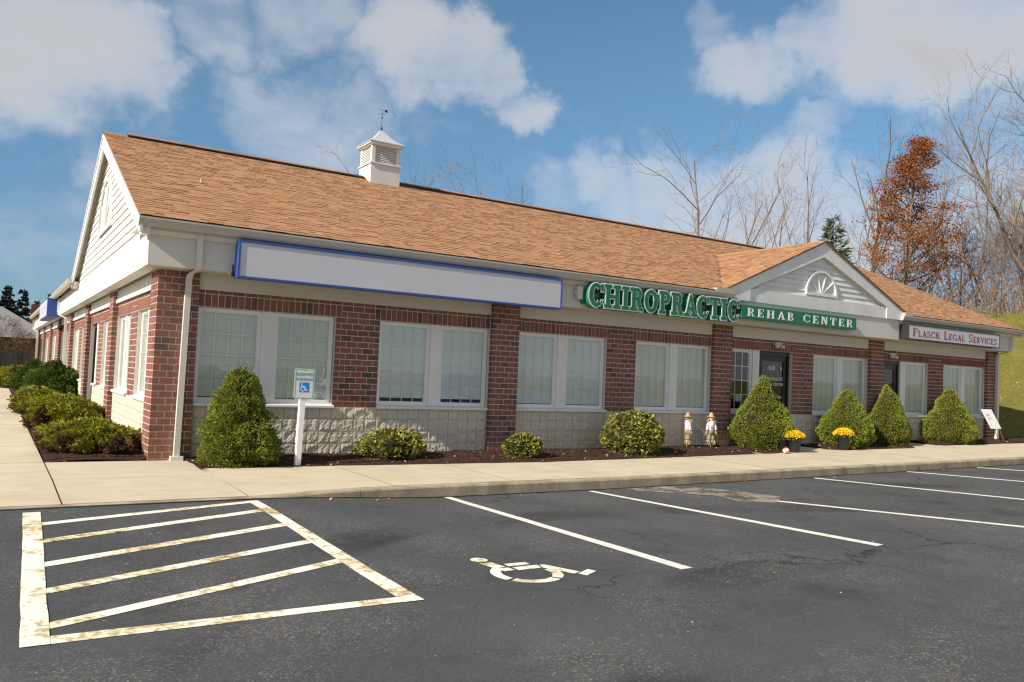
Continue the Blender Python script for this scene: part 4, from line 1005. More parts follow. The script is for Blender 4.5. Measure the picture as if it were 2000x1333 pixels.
# ------------------------------------------------------------------ lettering
def glyph(c, t, h, s):
    """serif capital in a box of height 1: rectangles, polygons and elliptic arcs (stem t, hairline h, serif s)"""
    P = []; r = lambda *a: P.append(('r',) + a); p = lambda *a: P.append(('p', list(a))); a = lambda *q: P.append(('a',) + q)
    def stem(x, top=True, bot=True, w=None):
        w = w or t; r(x, 0, x+w, 1)
        if bot: r(x-s, 0, x+w+s, h)
        if top: r(x-s, 1-h, x+w+s, 1)
    W = .7
    if c == 'I': stem(s); W = t+2*s
    elif c == 'H': stem(s); stem(s+t+.30); r(s+t, .5-h/2, s+t+.30, .5+h/2); W = 2*t+.30+2*s
    elif c == 'L': stem(s, True, False); r(0, 0, .64, h); r(.64-h*.8, 0, .64, .30); W = .66
    elif c in 'EF':
        stem(s, False, c == 'F'); r(0, 1-h, .62, 1); r(.62-h*.8, .74, .62, 1); r(s+t, .5-h/2, s+t+.2, .5+h/2); r(s+t+.2-h*.7, .38, s+t+.2, .62); W = .66
        if c == 'E': r(0, 0, .64, h); r(.64-h*.8, 0, .64, .27)
    elif c == 'T': r(0, 1-h, .72, 1); r(0, .70, h*.8, 1); r(.72-h*.8, .70, .72, 1); x = .36-t/2; r(x, 0, x+t, 1); r(x-s, 0, x+t+s, h); W = .72
    elif c in 'PR':
        stem(s, False, True); r(0, 1-h, s+t+.12, 1); a(s+t+.10, .73, .27, .27, t*.9, h, -90, 90); r(s+t, .46, s+t+.11, .46+h); W = s+t+.38
        if c == 'R': p((s+t+.06,.47),(s+t+.06+t*.95,.50),(s+t+.36+t*.3,h*.2),(s+t+.36-t*.55,0)); r(s+t+.30, 0, s+t+.46, h); W = s+t+.47
    elif c == 'B':
        stem(s, False, False); r(0, 1-h, s+t+.12, 1); r(0, 0, s+t+.12, h); a(s+t+.08, .755, .25, .245, t*.85, h, -90, 90); a(s+t+.10, .265, .30, .265, t*.95, h, -90, 90); r(s+t, .51, s+t+.1, .51+h); W = s+t+.42
    elif c in 'CG':
        a(.40, .5, .40, .5, t*1.05, h*1.1, 48, 318); r(.70, .66, .70+h*.85, .98); p((.60,.86),(.70,.80),(.70,.98),(.66,.93)); W = .80
        if c == 'C': p((.62,.10),(.66,.07),(.80,.30),(.70,.30))
        else: r(.66, .06, .66+t, .42); r(.66-s, .42-h, .66+t+s, .42); W = .86
    elif c == 'O': a(.42, .5, .42, .5, t*1.05, h*1.1, 0, 360); W = .84
    elif c == 'A':
        p((.08,0),(.08+h*1.1,0),(.43,.90),(.40,1),(.36,1)); p((.62-t*.2,0),(.62+t*.85,0),(.47,1),(.36,1),(.35,.96)); r(.20, .28, .60, .28+h); r(-.02, 0, .08+h*1.1+s, h); r(.60-t*.3-s*.6, 0, .62+t*.85+s*.7, h); W = .78
    elif c == 'N':
        stem(s, True, True, h*1.3); x = s+.42+t*.5; r(x, 0, x+h*1.3, 1); r(x-s, 1-h, x+h*1.3+s, 1); p((s,1),(s+t*1.25,1),(x+h*1.3,0),(x+h*1.3-t*.9,0)); W = x+h*1.3+s
    elif c == 'S':
        a(.31, .735, .29, .265, t*.9, h, 35, 268); a(.31, .265, .31, .265, t*.9, h, -148, 88); r(.53, .70, .53+h*.8, .98); r(.02, .02, .02+h*.8, .30); W = .66
    elif c == 'K':
        stem(s); p((s+t,.36),(s+t,.36+h*1.5),(.66,.97),(.66+h*.6,.97)); p((s+t+.10,.52),(s+t+.10+t*1.1,.60),(.78,0),(.78-t*1.2,0)); r(.54, 1-h, .80, 1); r(.56, 0, .86, h); W = .86
    elif c == 'V':
        p((.06,1),(.06+t,1),(.44,.10),(.40,0),(.35,0)); p((.60,1),(.60+h*1.1,1),(.40,0),(.35,0),(.36,.06)); r(-.02, 1-h, .06+t+s, 1); r(.52, 1-h, .74, 1); W = .74
    return P, W
def glyph_polys(c, t, h, s, grow=0.0):
    """convex polygons of a glyph, each outset by grow"""
    out = []; P, W = glyph(c, t, h, s); g = grow
    for q in P:
        if q[0] == 'r': out.append([(q[1]-g, q[2]-g), (q[3]+g, q[2]-g), (q[3]+g, q[4]+g), (q[1]-g, q[4]+g)])
        elif q[0] == 'p':
            pts = q[1]; cx = sum(x for x, y in pts)/len(pts); cy = sum(y for x, y in pts)/len(pts); o = []
            ar = sum(pts[i][0]*pts[(i+1)%len(pts)][1]-pts[(i+1)%len(pts)][0]*pts[i][1] for i in range(len(pts)))
            if ar < 0: pts = pts[::-1]
            n = len(pts)
            if g:
                for i in range(n):
                    p0, p1, p2 = pts[i-1], pts[i], pts[(i+1)%n]
                    d1 = Vector((p1[0]-p0[0], p1[1]-p0[1])).normalized(); d2 = Vector((p2[0]-p1[0], p2[1]-p1[1])).normalized()
                    nn = Vector((d1.y+d2.y, -d1.x-d2.x)); nn = nn.normalized() if nn.length > 1e-4 else Vector((d1.y, -d1.x)); k = g/max(.5, nn.dot(Vector((d1.y, -d1.x))))
                    o.append((p1[0]+nn.x*k, p1[1]+nn.y*k))
                pts = o
            out.append(pts)
        else:
            _, cx, cy, rx, ry, tx, ty, a0, a1 = q; n = max(6, int(abs(a1-a0)/15)); ga = 0 if a1-a0 >= 359 else g*60
            for i in range(n):
                b0 = R(a0-ga+(a1-a0+2*ga)*i/n); b1 = R(a0-ga+(a1-a0+2*ga)*(i+1)/n)
                f = lambda b, rr, ss_: (cx+rr*math.cos(b), cy+ss_*math.sin(b))
                out.append([f(b0, rx+g, ry+g), f(b1, rx+g, ry+g), f(b1, rx-tx-g, ry-ty-g), f(b0, rx-tx-g, ry-ty-g)])
    return out, W
def letter(mb, c, x, z, w, h, y0, y1, st, grow=0.0, mi=0):
    """extruded letter: x,z lower left; w,h size; front at y0, back at y1"""
    polys, W = glyph_polys(c, *st, grow=grow)
    for i, P in enumerate(polys):
        q = [(x + px/W*w, z + py*h) for px, py in P]; ar = sum(q[k][0]*q[(k+1)%len(q)][1]-q[(k+1)%len(q)][0]*q[k][1] for k in range(len(q)))
        if ar < 0: q = q[::-1]
        n = len(q); yf = y0 + .00022*i; yb_ = y1 - .00017*i
        mb.add([(a, yf, b) for a, b in q] + [(a, yb_, b) for a, b in q], [tuple(range(n))] + [(k, n+k, n+(k+1)%n, (k+1)%n) for k in range(n)], mi)
def plain_text(name, s, size, material, parent, loc, rot, extrude=.0008, align='CENTER', sx=1.0):
    cu_ = bpy.data.curves.new(name, 'FONT'); cu_.body = s; cu_.size = size; cu_.extrude = extrude; cu_.align_x = align; cu_.resolution_u = 3
    o = bpy.data.objects.new(name, cu_); me = bpy.data.meshes.new_from_object(o); bpy.data.objects.remove(o); bpy.data.curves.remove(cu_)
    me.name = name; me.materials.clear(); me.materials.append(material)
    q = link(name, me, parent, loc); q.rotation_euler = rot; q.scale = (sx, 1, 1); return q
FR = (R(90), 0, 0)

# ------------------------------------------------------------------ signs on the fascia
M_blue = mat('blue_sign_enamel', (.030,.075,.33), .35, .5); M_signface = mk('white_sign_face', lambda n: n.col(n.mix(n.noise(1.2, 3), (.50,.50,.53), (.57,.57,.60))), rough=.35, spec=.4)
M_green = mat('green_letter_face', (.008,.155,.070), .35, .4); M_greenside = mat('green_letter_return', (.016,.20,.10), .4, .4); M_white = mat('white_letter', (.82,.82,.80), .4, .4)
sg = tag(empty('wall_sign', (4.06, -.5, 2.78)), 'long blank white sign box with thin blue border on the fascia', 'sign')
def at(o, q): q.parent = o; q.matrix_parent_inverse = Matrix.Translation(-o.location); return q
m = MB(); rect_frame(m, 1.03, 7.09, 2.775, 3.352, .030, -.625, -.60); m.box(1.03, 7.09, -.60, -.401, 2.775, 3.352); at(sg, m.build('sign_cabinet', M_blue))
at(sg, MB().box(1.0605, 7.0595, -.612, -.601, 2.8055, 3.3215).build('sign_panel', M_signface))
k = MB().tube((1.0, -.45, 2.86), (1.0, -.45, 2.98), .012, .012, 6, caps=True).box(.985, 1.029, -.48, -.42, 2.80, 2.86); at(sg, k.build('conduit', M_dark))

ch = tag(empty('channel_letter_sign', (9.86, -.5, 2.88)), 'green raised letters with white outlines spelling CHIROPRACTIC', 'sign')
word = 'CHIROPRACTIC'; st = (.23, .15, .10); Ws = [glyph(c, *st)[1] for c in word]; tot = sum(Ws) + .07*(len(word)-1); k0 = 4.24/tot; x = 7.745
for c, W in zip(word, Ws):
    w = W*k0
    b = MB(); letter(b, c, x, 2.895, w, .475, -.600, -.46, st, grow=.036); bo = at(ch, b.build('letter_return', M_greenside))
    b = MB(); letter(b, c, x, 2.895, w, .475, -.612, -.6045, st, grow=.040); q = at(ch, b.build('letter_outline', M_white))
    b = MB(); letter(b, c, x, 2.895, w, .475, -.622, -.6165, st, grow=-.004); at(ch, b.build('letter_face', M_green))
    x += w + .07*k0
at(ch, MB().box(7.70, 12.02, -.459, -.402, 2.95, 3.12).build('raceway', M_greenside))
at(ch, MB().box(7.55, 7.68, -.50, -.401, 3.03, 3.28).box(7.52, 7.549, -.47, -.43, 3.10, 3.20).build('junction_box', M_panel))
rh = tag(empty('panel_sign', (14.16, -.5, 2.98)), 'narrow green panel sign with white letters REHAB CENTER', 'sign')
at(rh, MB().box(12.075, 16.25, -.62, -.446, 2.99, 3.285).build('sign_cabinet', M_green))
def run_text(root, s, x0, x1, z, h, y, mt, st, small=.78, caps='', gap=.22, name='letter'):
    it = []; 
    for i, c in enumerate(s):
        if c == ' ': it.append((c, .42, 1)); continue
        k = 1.0 if (not caps or i in caps) else small; it.append((c, glyph(c, *st)[1]*k, k))
    tot = sum(a[1] for a in it) + gap*(len(it)-1); kk = (x1-x0)/tot; x = x0
    for c, w, k in it:
        if c != ' ': b = MB(); letter(b, c, x, z, w*kk, h*k, y-.006, y-.0005, st); at(root, b.build(name, mt))
        x += (w+gap)*kk
run_text(rh, 'REHAB CENTER', 12.26, 16.10, 3.045, .185, -.62, M_white, (.19,.075,.07), gap=.34)
M_redletter = mat('dark_red_lettering', (.22,.022,.020), .5, .3)
lg = tag(empty('panel_sign', (20.76, -.5, 2.9)), 'white sign box with dark red lettering FLASCK LEGAL SERVICES', 'sign')
m = MB(); rect_frame(m, 18.46, 23.15, 2.905, 3.305, .022, -.655, -.63); m.box(18.46, 23.15, -.63, -.402, 2.905, 3.305); at(lg, m.build('sign_cabinet', M_dark))
at(lg, MB().box(18.49, 23.12, -.648, -.6305, 2.925, 3.285).build('sign_panel', M_signface))
run_text(lg, 'FLASCK LEGAL SERVICES', 18.68, 22.98, 2.995, .225, -.648, M_redletter, (.15,.06,.06), small=.76, caps=(0, 7, 13), gap=.12)
bs = tag(empty('wall_sign', (-.35, 20.6, 2.8)), 'small white sign with blue sides on the far left fascia', 'sign')
at(bs, MB().box(-.56, -.201, 18.3, 23.2, 2.80, 3.42).build('sign_cabinet', M_blue)); at(bs, MB().box(-.572, -.5605, 18.34, 23.16, 2.84, 3.38).build('sign_panel', M_signface))
M_lilac = mat('pale_blue_lettering', (.38,.38,.62), .5)
k = MB()
for i in range(9): k.box(-.576, -.5725, 18.75+i*.47, 18.86+i*.47, 2.93, 3.28)
at(bs, k.build('faded_lettering', M_lilac))
# door lettering
plain_text('door_number', '1650', .17, M_white, door1, (14.0, .125, 1.88), FR, sx=.85); plain_text('door_letter', 'B', .12, M_white, door1, (14.36, .125, 1.88), FR)
plain_text('door_lettering', 'CHIROPRACTIC', .105, M_white, door1, (14.10, .125, 1.63), FR, sx=.93); plain_text('door_lettering', 'REHAB CENTER', .105, M_white, door1, (14.10, .125, 1.50), FR, sx=.93)
plain_text('door_lettering', '2', .08, M_white, door1, (14.12, .125, 1.31), FR); plain_text('door_lettering', 'ON RD', .08, M_white, door1, (14.28, .125, 1.20), FR)
MB().box(18.62, 18.82, .12, .124, 1.02, 1.26).build('door_notice', M_white, door2)
MB().box(12.78, 13.0, .125, .13, 1.10, 1.26).build('window_notice', mat('pale_blue_notice', (.40,.58,.68), .5), BL)
fl = tag(MB().lathe([(.002,1.60),(.05,1.62),(.07,1.67),(.05,1.72),(.002,1.74)], 12.62, .45, 10).build('ball_ornament', mat('yellow_ornament', (.55,.40,.02), .5)), 'round yellow ornament hanging inside the window left of the glass door', 'ornament')
# emergency lights above the doors
def flood(x, y, z, label, left=False):
    o = tag(empty('emergency_light', (x, y, z)), label, 'light fixture', 'emergency lights above the doors')
    if left:
        at(o, MB().box(x-.05, x, y-.13, y+.13, z-.05, z+.07).build('housing', M_black)); at(o, MB().lathe([(.02,z-.13),(.07,z-.10),(.065,z-.04),(.02,z-.03)], x-.10, y-.08, 10).build('lamp_head', M_black))
    else:
        at(o, MB().box(x-.12, x+.12, y-.06, y, z-.02, z+.05).build('housing', M_panel))
        for s_ in (-1, 1): at(o, MB().lathe([(.012,z-.10),(.05,z-.09),(.06,z-.06),(.045,z-.02),(.012,z-.01)], x+s_*.09, y-.09, 10).build('lamp_head', M_panel))
flood(14.02, -.02, ZH+.17, 'pair of small round lamps above the door with white lettering'); flood(18.72, -.02, ZH+.15, 'pair of small round lamps above the right-hand dark door')
flood(.08, 20.6, 2.55, 'black lamp on the far left wall under the blue sign', True)

# ------------------------------------------------------------------ street furniture and small things
hs = tag(empty('parking_sign', (1.90, -1.27, zm(1.9, -1.25))), 'white and green RESERVED PARKING sign with blue wheelchair symbol on white post', 'sign')
M_signgreen = mat('sign_green', (.04,.28,.20), .5); M_signwhite = mat('reflective_sign_white', (.66,.68,.66), .4, .4); M_signblue = mat('sign_blue', (.02,.20,.62), .45)
sx, sy = 1.93, -1.27
ph = MB(); ph.add([(sx-.072,sy-.02,-.1),(sx+.008,sy-.02,-.1),(sx+.008,sy+.06,-.1),(sx-.072,sy+.06,-.1),(sx-.036,sy-.02,1.40),(sx+.044,sy-.02,1.40),(sx+.044,sy+.06,1.40),(sx-.036,sy+.06,1.40)], [(0,3,2,1),(4,5,6,7),(0,1,5,4),(1,2,6,5),(2,3,7,6),(3,0,4,7)])
at(hs, ph.build('post', mk('white_post_paint', lambda n: n.col(n.mix(n.rng(n.noise(5, 5), .55, .75, 0, .5), (.78,.77,.75), (.55,.50,.44))), rough=.5)))
def rrect(x0, x1, z0, z1, r, n=5):
    o = []
    for cx_, cz_, a0 in ((x1-r, z0+r, -90), (x1-r, z1-r, 0), (x0+r, z1-r, 90), (x0+r, z0+r, 180)): o += arc_pts(cx_, cz_, r, a0, a0+90, n)
    return o
X0, X1, Z0, Z1 = sx-.152, sx+.152, .985, 1.44
at(hs, MB().prism(rrect(X0, X1, Z0, Z1, .035)[::-1], 1, sy-.024, sy-.0205).build('sign_plate', M_signwhite))
o1 = rrect(X0+.012, X1-.012, Z0+.012, Z1-.012, .028); i1_ = rrect(X0+.020, X1-.020, Z0+.020, Z1-.020, .022); k = MB(); n = len(o1)
k.add([(x, sy-.0252, z) for x, z in o1] + [(x, sy-.0252, z) for x, z in i1_], [(i, (i+1)%n, n+(i+1)%n, n+i) for i in range(n)]); at(hs, k.build('sign_border', M_signgreen))
for s, z, w_ in (('RESERVED', 1.335, .9), ('PARKING', 1.26, .9)):
    q = plain_text('sign_lettering', s, .068, M_signgreen, None, (sx, sy-.0255, z), FR, sx=w_); at(hs, q)
at(hs, MB().box(sx-.075, sx+.075, sy-.0258, sy-.0248, 1.09, 1.235).build('symbol_panel', M_signblue))
k = MB()
for P in wheelchair_polys(): k.add([(sx-.062+x*.115, sy-.0268, 1.10+y*.122) for x, y in P], [tuple(range(len(P)))])
at(hs, k.build('wheelchair_symbol', M_white))
at(hs, MB().lathe([(.007,0),(.007,.004)], 0, 0, 8).build('bolt', M_dark)).location = (sx, sy-.025, 1.415)
bolt = bpy.data.objects['bolt']; bolt.rotation_euler = (R(90), 0, 0)
b2 = bolt.copy(); C.objects.link(b2); b2.location = (sx, sy-.025, 1.005)

def scatter(P, Nrm, size, aspect=.45, upb=.3, seed=1, cross=True, jitter=.6):
    """small leaf blades (one or two crossed quads each) at P, pointing along Nrm with jitter"""
    r = np.random.default_rng(seed); n = len(P); d = Nrm + r.normal(0, jitter, (n, 3)); d[:, 2] += upb; d /= np.linalg.norm(d, axis=1)[:, None] + 1e-9
    a = np.cross(d, r.normal(0, 1, (n, 3))); a /= np.linalg.norm(a, axis=1)[:, None] + 1e-9
    L = (size*r.uniform(.6, 1.4, n))[:, None]; W = L*aspect
    V = np.stack([P - a*W*.3, P + d*L*.5 - a*W*.5, P + d*L, P + d*L*.5 + a*W*.5], 1).reshape(-1, 3); F = np.arange(4*n).reshape(-1, 4)
    if cross:
        b = np.cross(d, a); V2 = np.stack([P - b*W*.3, P + d*L*.5 - b*W*.5, P + d*L, P + d*L*.5 + b*W*.5], 1).reshape(-1, 3)
        V = np.concatenate([V, V2]); F = np.arange(8*n).reshape(-1, 4)
    return V, F
def shrub(name, label, group, loc, h, rad, prof, n, size, material, seed, lumps=.16, lf=2.6, aspect=.45, cross=True, upb=.35, squash=1.0, trunk=.05, lean=(0, 0), rot=0.0, jitter=.6, cl=.45, core=True):
    """a shrub with its own outline: radius prof(t) at relative height t, lumpy surface covered with sprigs, dark twigs inside"""
    r = np.random.default_rng(seed); o = tag(empty(name, loc), label, 'shrub', group)
    t = r.uniform(0, 1, n*3); pr__ = np.array([prof(q) for q in t]); keep = r.uniform(0, 1, n*3) < pr__/max(pr__.max(), 1e-6); t = t[keep][:n]; a = r.uniform(0, 2*np.pi, len(t))
    def surf(t, a, f=1.0):
        out = np.zeros((len(t), 3))
        for i in range(len(t)):
            ca, sa = math.cos(a[i]), math.sin(a[i]); rr = rad*prof(t[i]); z = h*t[i]
            nz = fbm(ca*rr*lf + seed*7.7, sa*rr*lf, z*lf, 3) + cl*(.5 - 1.6*abs(mnoise.noise(Vector((ca*rr*7.5, sa*rr*7.5 + seed, z*8.5))))); k = f*(1 + lumps*1.4*nz) * (rr + lumps*.35*rad*nz)
            out[i] = (ca*k + lean[0]*t[i], (sa*k)*squash + lean[1]*t[i], z*(1 + .5*lumps*nz))
        return out
    depth = 1 - .30*r.uniform(0, 1, len(t))**2.2
    P = surf(t, a, 1.0); ctr = np.stack([lean[0]*t, lean[1]*t, h*np.clip(t*.85, 0, 1)], 1); P = ctr + (P - ctr)*depth[:, None]
    N_ = P - ctr; N_ /= np.linalg.norm(N_, axis=1)[:, None] + 1e-9
    V, F = scatter(P - N_*size*.4, N_, size, aspect, upb, seed, cross, jitter)
    # inner mass
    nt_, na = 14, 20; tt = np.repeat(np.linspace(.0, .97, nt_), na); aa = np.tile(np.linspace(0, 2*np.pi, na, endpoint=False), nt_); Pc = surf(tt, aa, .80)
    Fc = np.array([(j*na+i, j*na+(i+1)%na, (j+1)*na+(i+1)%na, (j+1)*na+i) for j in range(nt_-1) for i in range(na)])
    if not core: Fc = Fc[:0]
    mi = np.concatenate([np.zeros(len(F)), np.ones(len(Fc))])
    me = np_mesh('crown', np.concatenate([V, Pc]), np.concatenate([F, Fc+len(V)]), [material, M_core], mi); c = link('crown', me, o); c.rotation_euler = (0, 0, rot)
    b = MB()
    for i in range(5): b.tube((0, 0, -.06), (.5*rad*math.cos(i*1.26)*.6, .5*rad*math.sin(i*1.26)*.6*squash, h*.3), trunk, trunk*.5, 6)
    b.build('stem', M_darkbark, o); return o
cone = lambda t: max(0.0, (min(1.0, (1.02-t)*1.34))**.86 * (.80 + .20*ss(t/.16)))
cone2 = lambda t: max(0.0, (min(1.0, (1.01-t)*1.22))**.66 * (.80 + .20*ss(t/.2)))
egg = lambda t: max(0.0, (1 - abs(2*max(t, .0) - .85)**2.6 / 1.55) if t < .93 else (1 - abs(2*.93 - .85)**2.6/1.55)*math.sqrt(max(0, (1.0-t)/.07)))
def dome(t): return math.sqrt(max(0, 1 - (max(0, t-.28)/.72)**2)) * (.78 + .22*ss(t/.28))
G1 = 'cone-shaped evergreens along the front'
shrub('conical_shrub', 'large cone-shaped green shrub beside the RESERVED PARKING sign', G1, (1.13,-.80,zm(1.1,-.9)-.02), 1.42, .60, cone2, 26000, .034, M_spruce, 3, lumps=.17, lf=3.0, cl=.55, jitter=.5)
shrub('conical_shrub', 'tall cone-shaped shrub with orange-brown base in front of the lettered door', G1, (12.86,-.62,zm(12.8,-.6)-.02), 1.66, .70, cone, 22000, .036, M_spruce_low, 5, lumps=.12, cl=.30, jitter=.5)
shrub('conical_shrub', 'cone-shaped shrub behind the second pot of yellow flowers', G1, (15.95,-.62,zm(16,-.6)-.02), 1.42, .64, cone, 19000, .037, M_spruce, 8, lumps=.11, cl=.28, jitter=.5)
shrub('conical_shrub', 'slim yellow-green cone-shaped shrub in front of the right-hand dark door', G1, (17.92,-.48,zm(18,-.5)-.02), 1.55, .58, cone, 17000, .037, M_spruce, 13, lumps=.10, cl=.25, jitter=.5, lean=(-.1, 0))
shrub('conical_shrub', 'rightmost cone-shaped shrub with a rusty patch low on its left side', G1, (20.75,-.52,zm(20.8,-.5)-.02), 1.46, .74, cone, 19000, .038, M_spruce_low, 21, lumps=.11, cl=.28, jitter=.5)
G2 = 'low clipped shrubs along the front wall'
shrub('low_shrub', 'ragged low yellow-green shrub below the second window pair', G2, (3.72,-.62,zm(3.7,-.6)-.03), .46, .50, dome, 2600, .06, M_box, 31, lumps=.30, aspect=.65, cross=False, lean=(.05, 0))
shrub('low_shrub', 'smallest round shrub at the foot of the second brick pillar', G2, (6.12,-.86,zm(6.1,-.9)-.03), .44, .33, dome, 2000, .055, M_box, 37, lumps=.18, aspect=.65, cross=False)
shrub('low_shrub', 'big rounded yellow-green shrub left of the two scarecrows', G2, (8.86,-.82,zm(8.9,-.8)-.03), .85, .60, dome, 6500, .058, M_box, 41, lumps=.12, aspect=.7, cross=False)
G3 = 'shrubs along the left walkway'
shrub('juniper_shrub', 'nearest spreading juniper with brown lower branches at the building corner', G3, (-.60,.90,.0), .50, .62, dome, 15000, .066, M_juniper, 51, lumps=.30, lf=2.2, aspect=.28, upb=.1, squash=1.1)
shrub('juniper_shrub', 'second spreading juniper back along the left walkway', G3, (-.70,5.6,.0), .68, .62, dome, 10000, .085, M_juniper, 57, lumps=.26, lf=2.2, aspect=.3, upb=.1, squash=1.6)
shrub('juniper_shrub', 'third low juniper in front of the bigger rounded cone by the walkway', G3, (-.95,11.0,.0), .62, .60, dome, 6000, .09, M_juniper, 61, lumps=.26, lf=2.2, aspect=.3, upb=.1, squash=2.2)
shrub('rounded_shrub', 'dense dark green rounded cone shrub on the left walkway', G3, (-.48,13.6,.0), 1.36, .95, cone2, 10000, .075, M_spruce_dense, 67, lumps=.16)
shrub('rounded_shrub', 'small pointed dark green shrub behind the rounded one on the left', G3, (-.52,25.5,.0), 1.30, .85, cone2, 6000, .09, M_spruce_dense, 71, lumps=.15)
shrub('juniper_shrub', 'farthest low juniper at the end of the left walkway', G3, (-1.15,29.5,.0), .95, .75, dome, 5000, .10, M_juniper, 77, lumps=.22, aspect=.3, upb=.1, squash=1.6)

# flower pots
def mum_pot(label, x, y, z, s, red):
    o = tag(empty('flower_pot', (x, y, z)), label, 'potted flowers', 'pots of yellow mums by the door')
    MB().lathe([(.10*s,0),(.105*s,.005),(.142*s,.25*s),(.155*s,.255*s),(.155*s,.295*s),(.145*s,.295*s),(.135*s,.26*s)], 0, 0, 20).build('pot', mat('dark_plastic_pot', (.028,.027,.027), .5, .4), o, True)
    r = np.random.default_rng(int(x*100)); n = 520; a = r.uniform(0, 6.28, n); u_ = r.uniform(.05, 1, n); el = np.arcsin(u_)
    P = np.stack([np.cos(a)*np.cos(el)*.205*s, np.sin(a)*np.cos(el)*.205*s, .315*s + np.sin(el)*.14*s], 1); N_ = P - np.array([0, 0, .25*s]); N_ /= np.linalg.norm(N_, axis=1)[:, None]
    V, F = scatter(P, N_, .030, 1.0, .2, 3, True, .8); link('blossoms', np_mesh('blossoms', V, F, mk('yellow_petals', lambda q: q.col(q.ramp(q.rnd(), [(0,(.55,.30,.005)),(.5,(.80,.52,.01)),(1,(.88,.64,.03))])), rough=.6)), o)
    n = 200; a = r.uniform(0, 6.28, n); P = np.stack([np.cos(a)*.17*s, np.sin(a)*.17*s, r.uniform(.28, .34, n)*s], 1); N_ = P - np.array([0, 0, .3*s]); N_ /= np.linalg.norm(N_, axis=1)[:, None]
    V, F = scatter(P, N_, .05, .5, -.2, 4, False); link('foliage', np_mesh('foliage', V, F, M_spruce_dense), o)
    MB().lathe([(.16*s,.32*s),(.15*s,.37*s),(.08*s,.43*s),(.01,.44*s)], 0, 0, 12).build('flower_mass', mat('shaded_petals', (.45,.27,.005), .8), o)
    k = MB(); k.tube((red*.5, .12, .25*s), (red, .14, .46*s), .004, .004, 5)
    for i in range(6): k.add([(red, .14, .46*s), (red+.05*math.cos(i*1.05), .14+.01*i, .46*s+.05*math.sin(i*1.05)), (red+.055*math.cos(i*1.05+.5), .15, .46*s+.055*math.sin(i*1.05+.5))], [(0,1,2)])
    k.build('red_pick', mat('red_foil', (.30,.02,.02), .4), o)
mum_pot('black pot of yellow mums left of the lettered door walk', 12.98, -1.42, zs(13)+.0, 1.02, -.05); mum_pot('black pot of yellow mums by the orange pumpkin', 14.92, -1.28, zs(15)+.0, 1.08, .10)
k = MB().lathe([(.09,0),(.095,.005),(.12,.26),(.13,.265),(.13,.29),(.12,.29)], 0, 0, 18); o = k.build('empty_pot', M_black, None, True); o.location = (12.86, -1.22, zs(13)); tag(o, 'plain black nursery pot tucked behind the left mum pot', 'pot')
def pumpkin(label, x, y, z, r_, c, h=.72):
    o = tag(empty('pumpkin', (x, y, z)), label, 'pumpkin', 'small pumpkins on the walk')
    MB().lathe([(.02*r_,.06*r_),(.45*r_,.0),(.85*r_,.25*r_),(1.0*r_,h*r_),(.85*r_,1.2*h*r_+.05*r_),(.45*r_,1.75*h*r_),(.1*r_,1.62*h*r_)], 0, 0, 40, rib=lambda t: -.07*abs(math.cos(4*t))**3).build('rind', c, o, True)
    MB().tube((0,0,1.6*h*r_),(.12*r_,.05*r_,2.25*h*r_),.14*r_,.09*r_,6,caps=True).build('stalk', mat('pumpkin_stalk', (.20,.15,.06), .9), o)
M_orange = mat('orange_rind', (.55,.14,.012), .5); M_cream = mk('cream_orange_rind', lambda n: n.col(n.ramp(n.noise(9, 2, vec=n.obj()), [(.45,(.70,.60,.45)),(.56,(.60,.18,.02))])), rough=.5)
pumpkin('little cream and orange gourd at the left mum pot', 12.46, -1.62, zs(12.5)+.012, .075, M_cream, .85); pumpkin('tiny orange pumpkin right of the second mum pot', 15.20, -1.33, zs(15.2)+.004, .068, M_orange)
k = MB().lathe([(.05,0),(.075,.02),(.07,.05),(.03,.07)], 0, 0, 10, rib=lambda t: .15*math.sin(2*t)); o = k.build('white_stone', mat('white_stone', (.66,.63,.58), .8), None, True); o.location = (13.95, -.42, zs(14)+.0); tag(o, 'small white stone on the walk before the lettered door', 'stone')

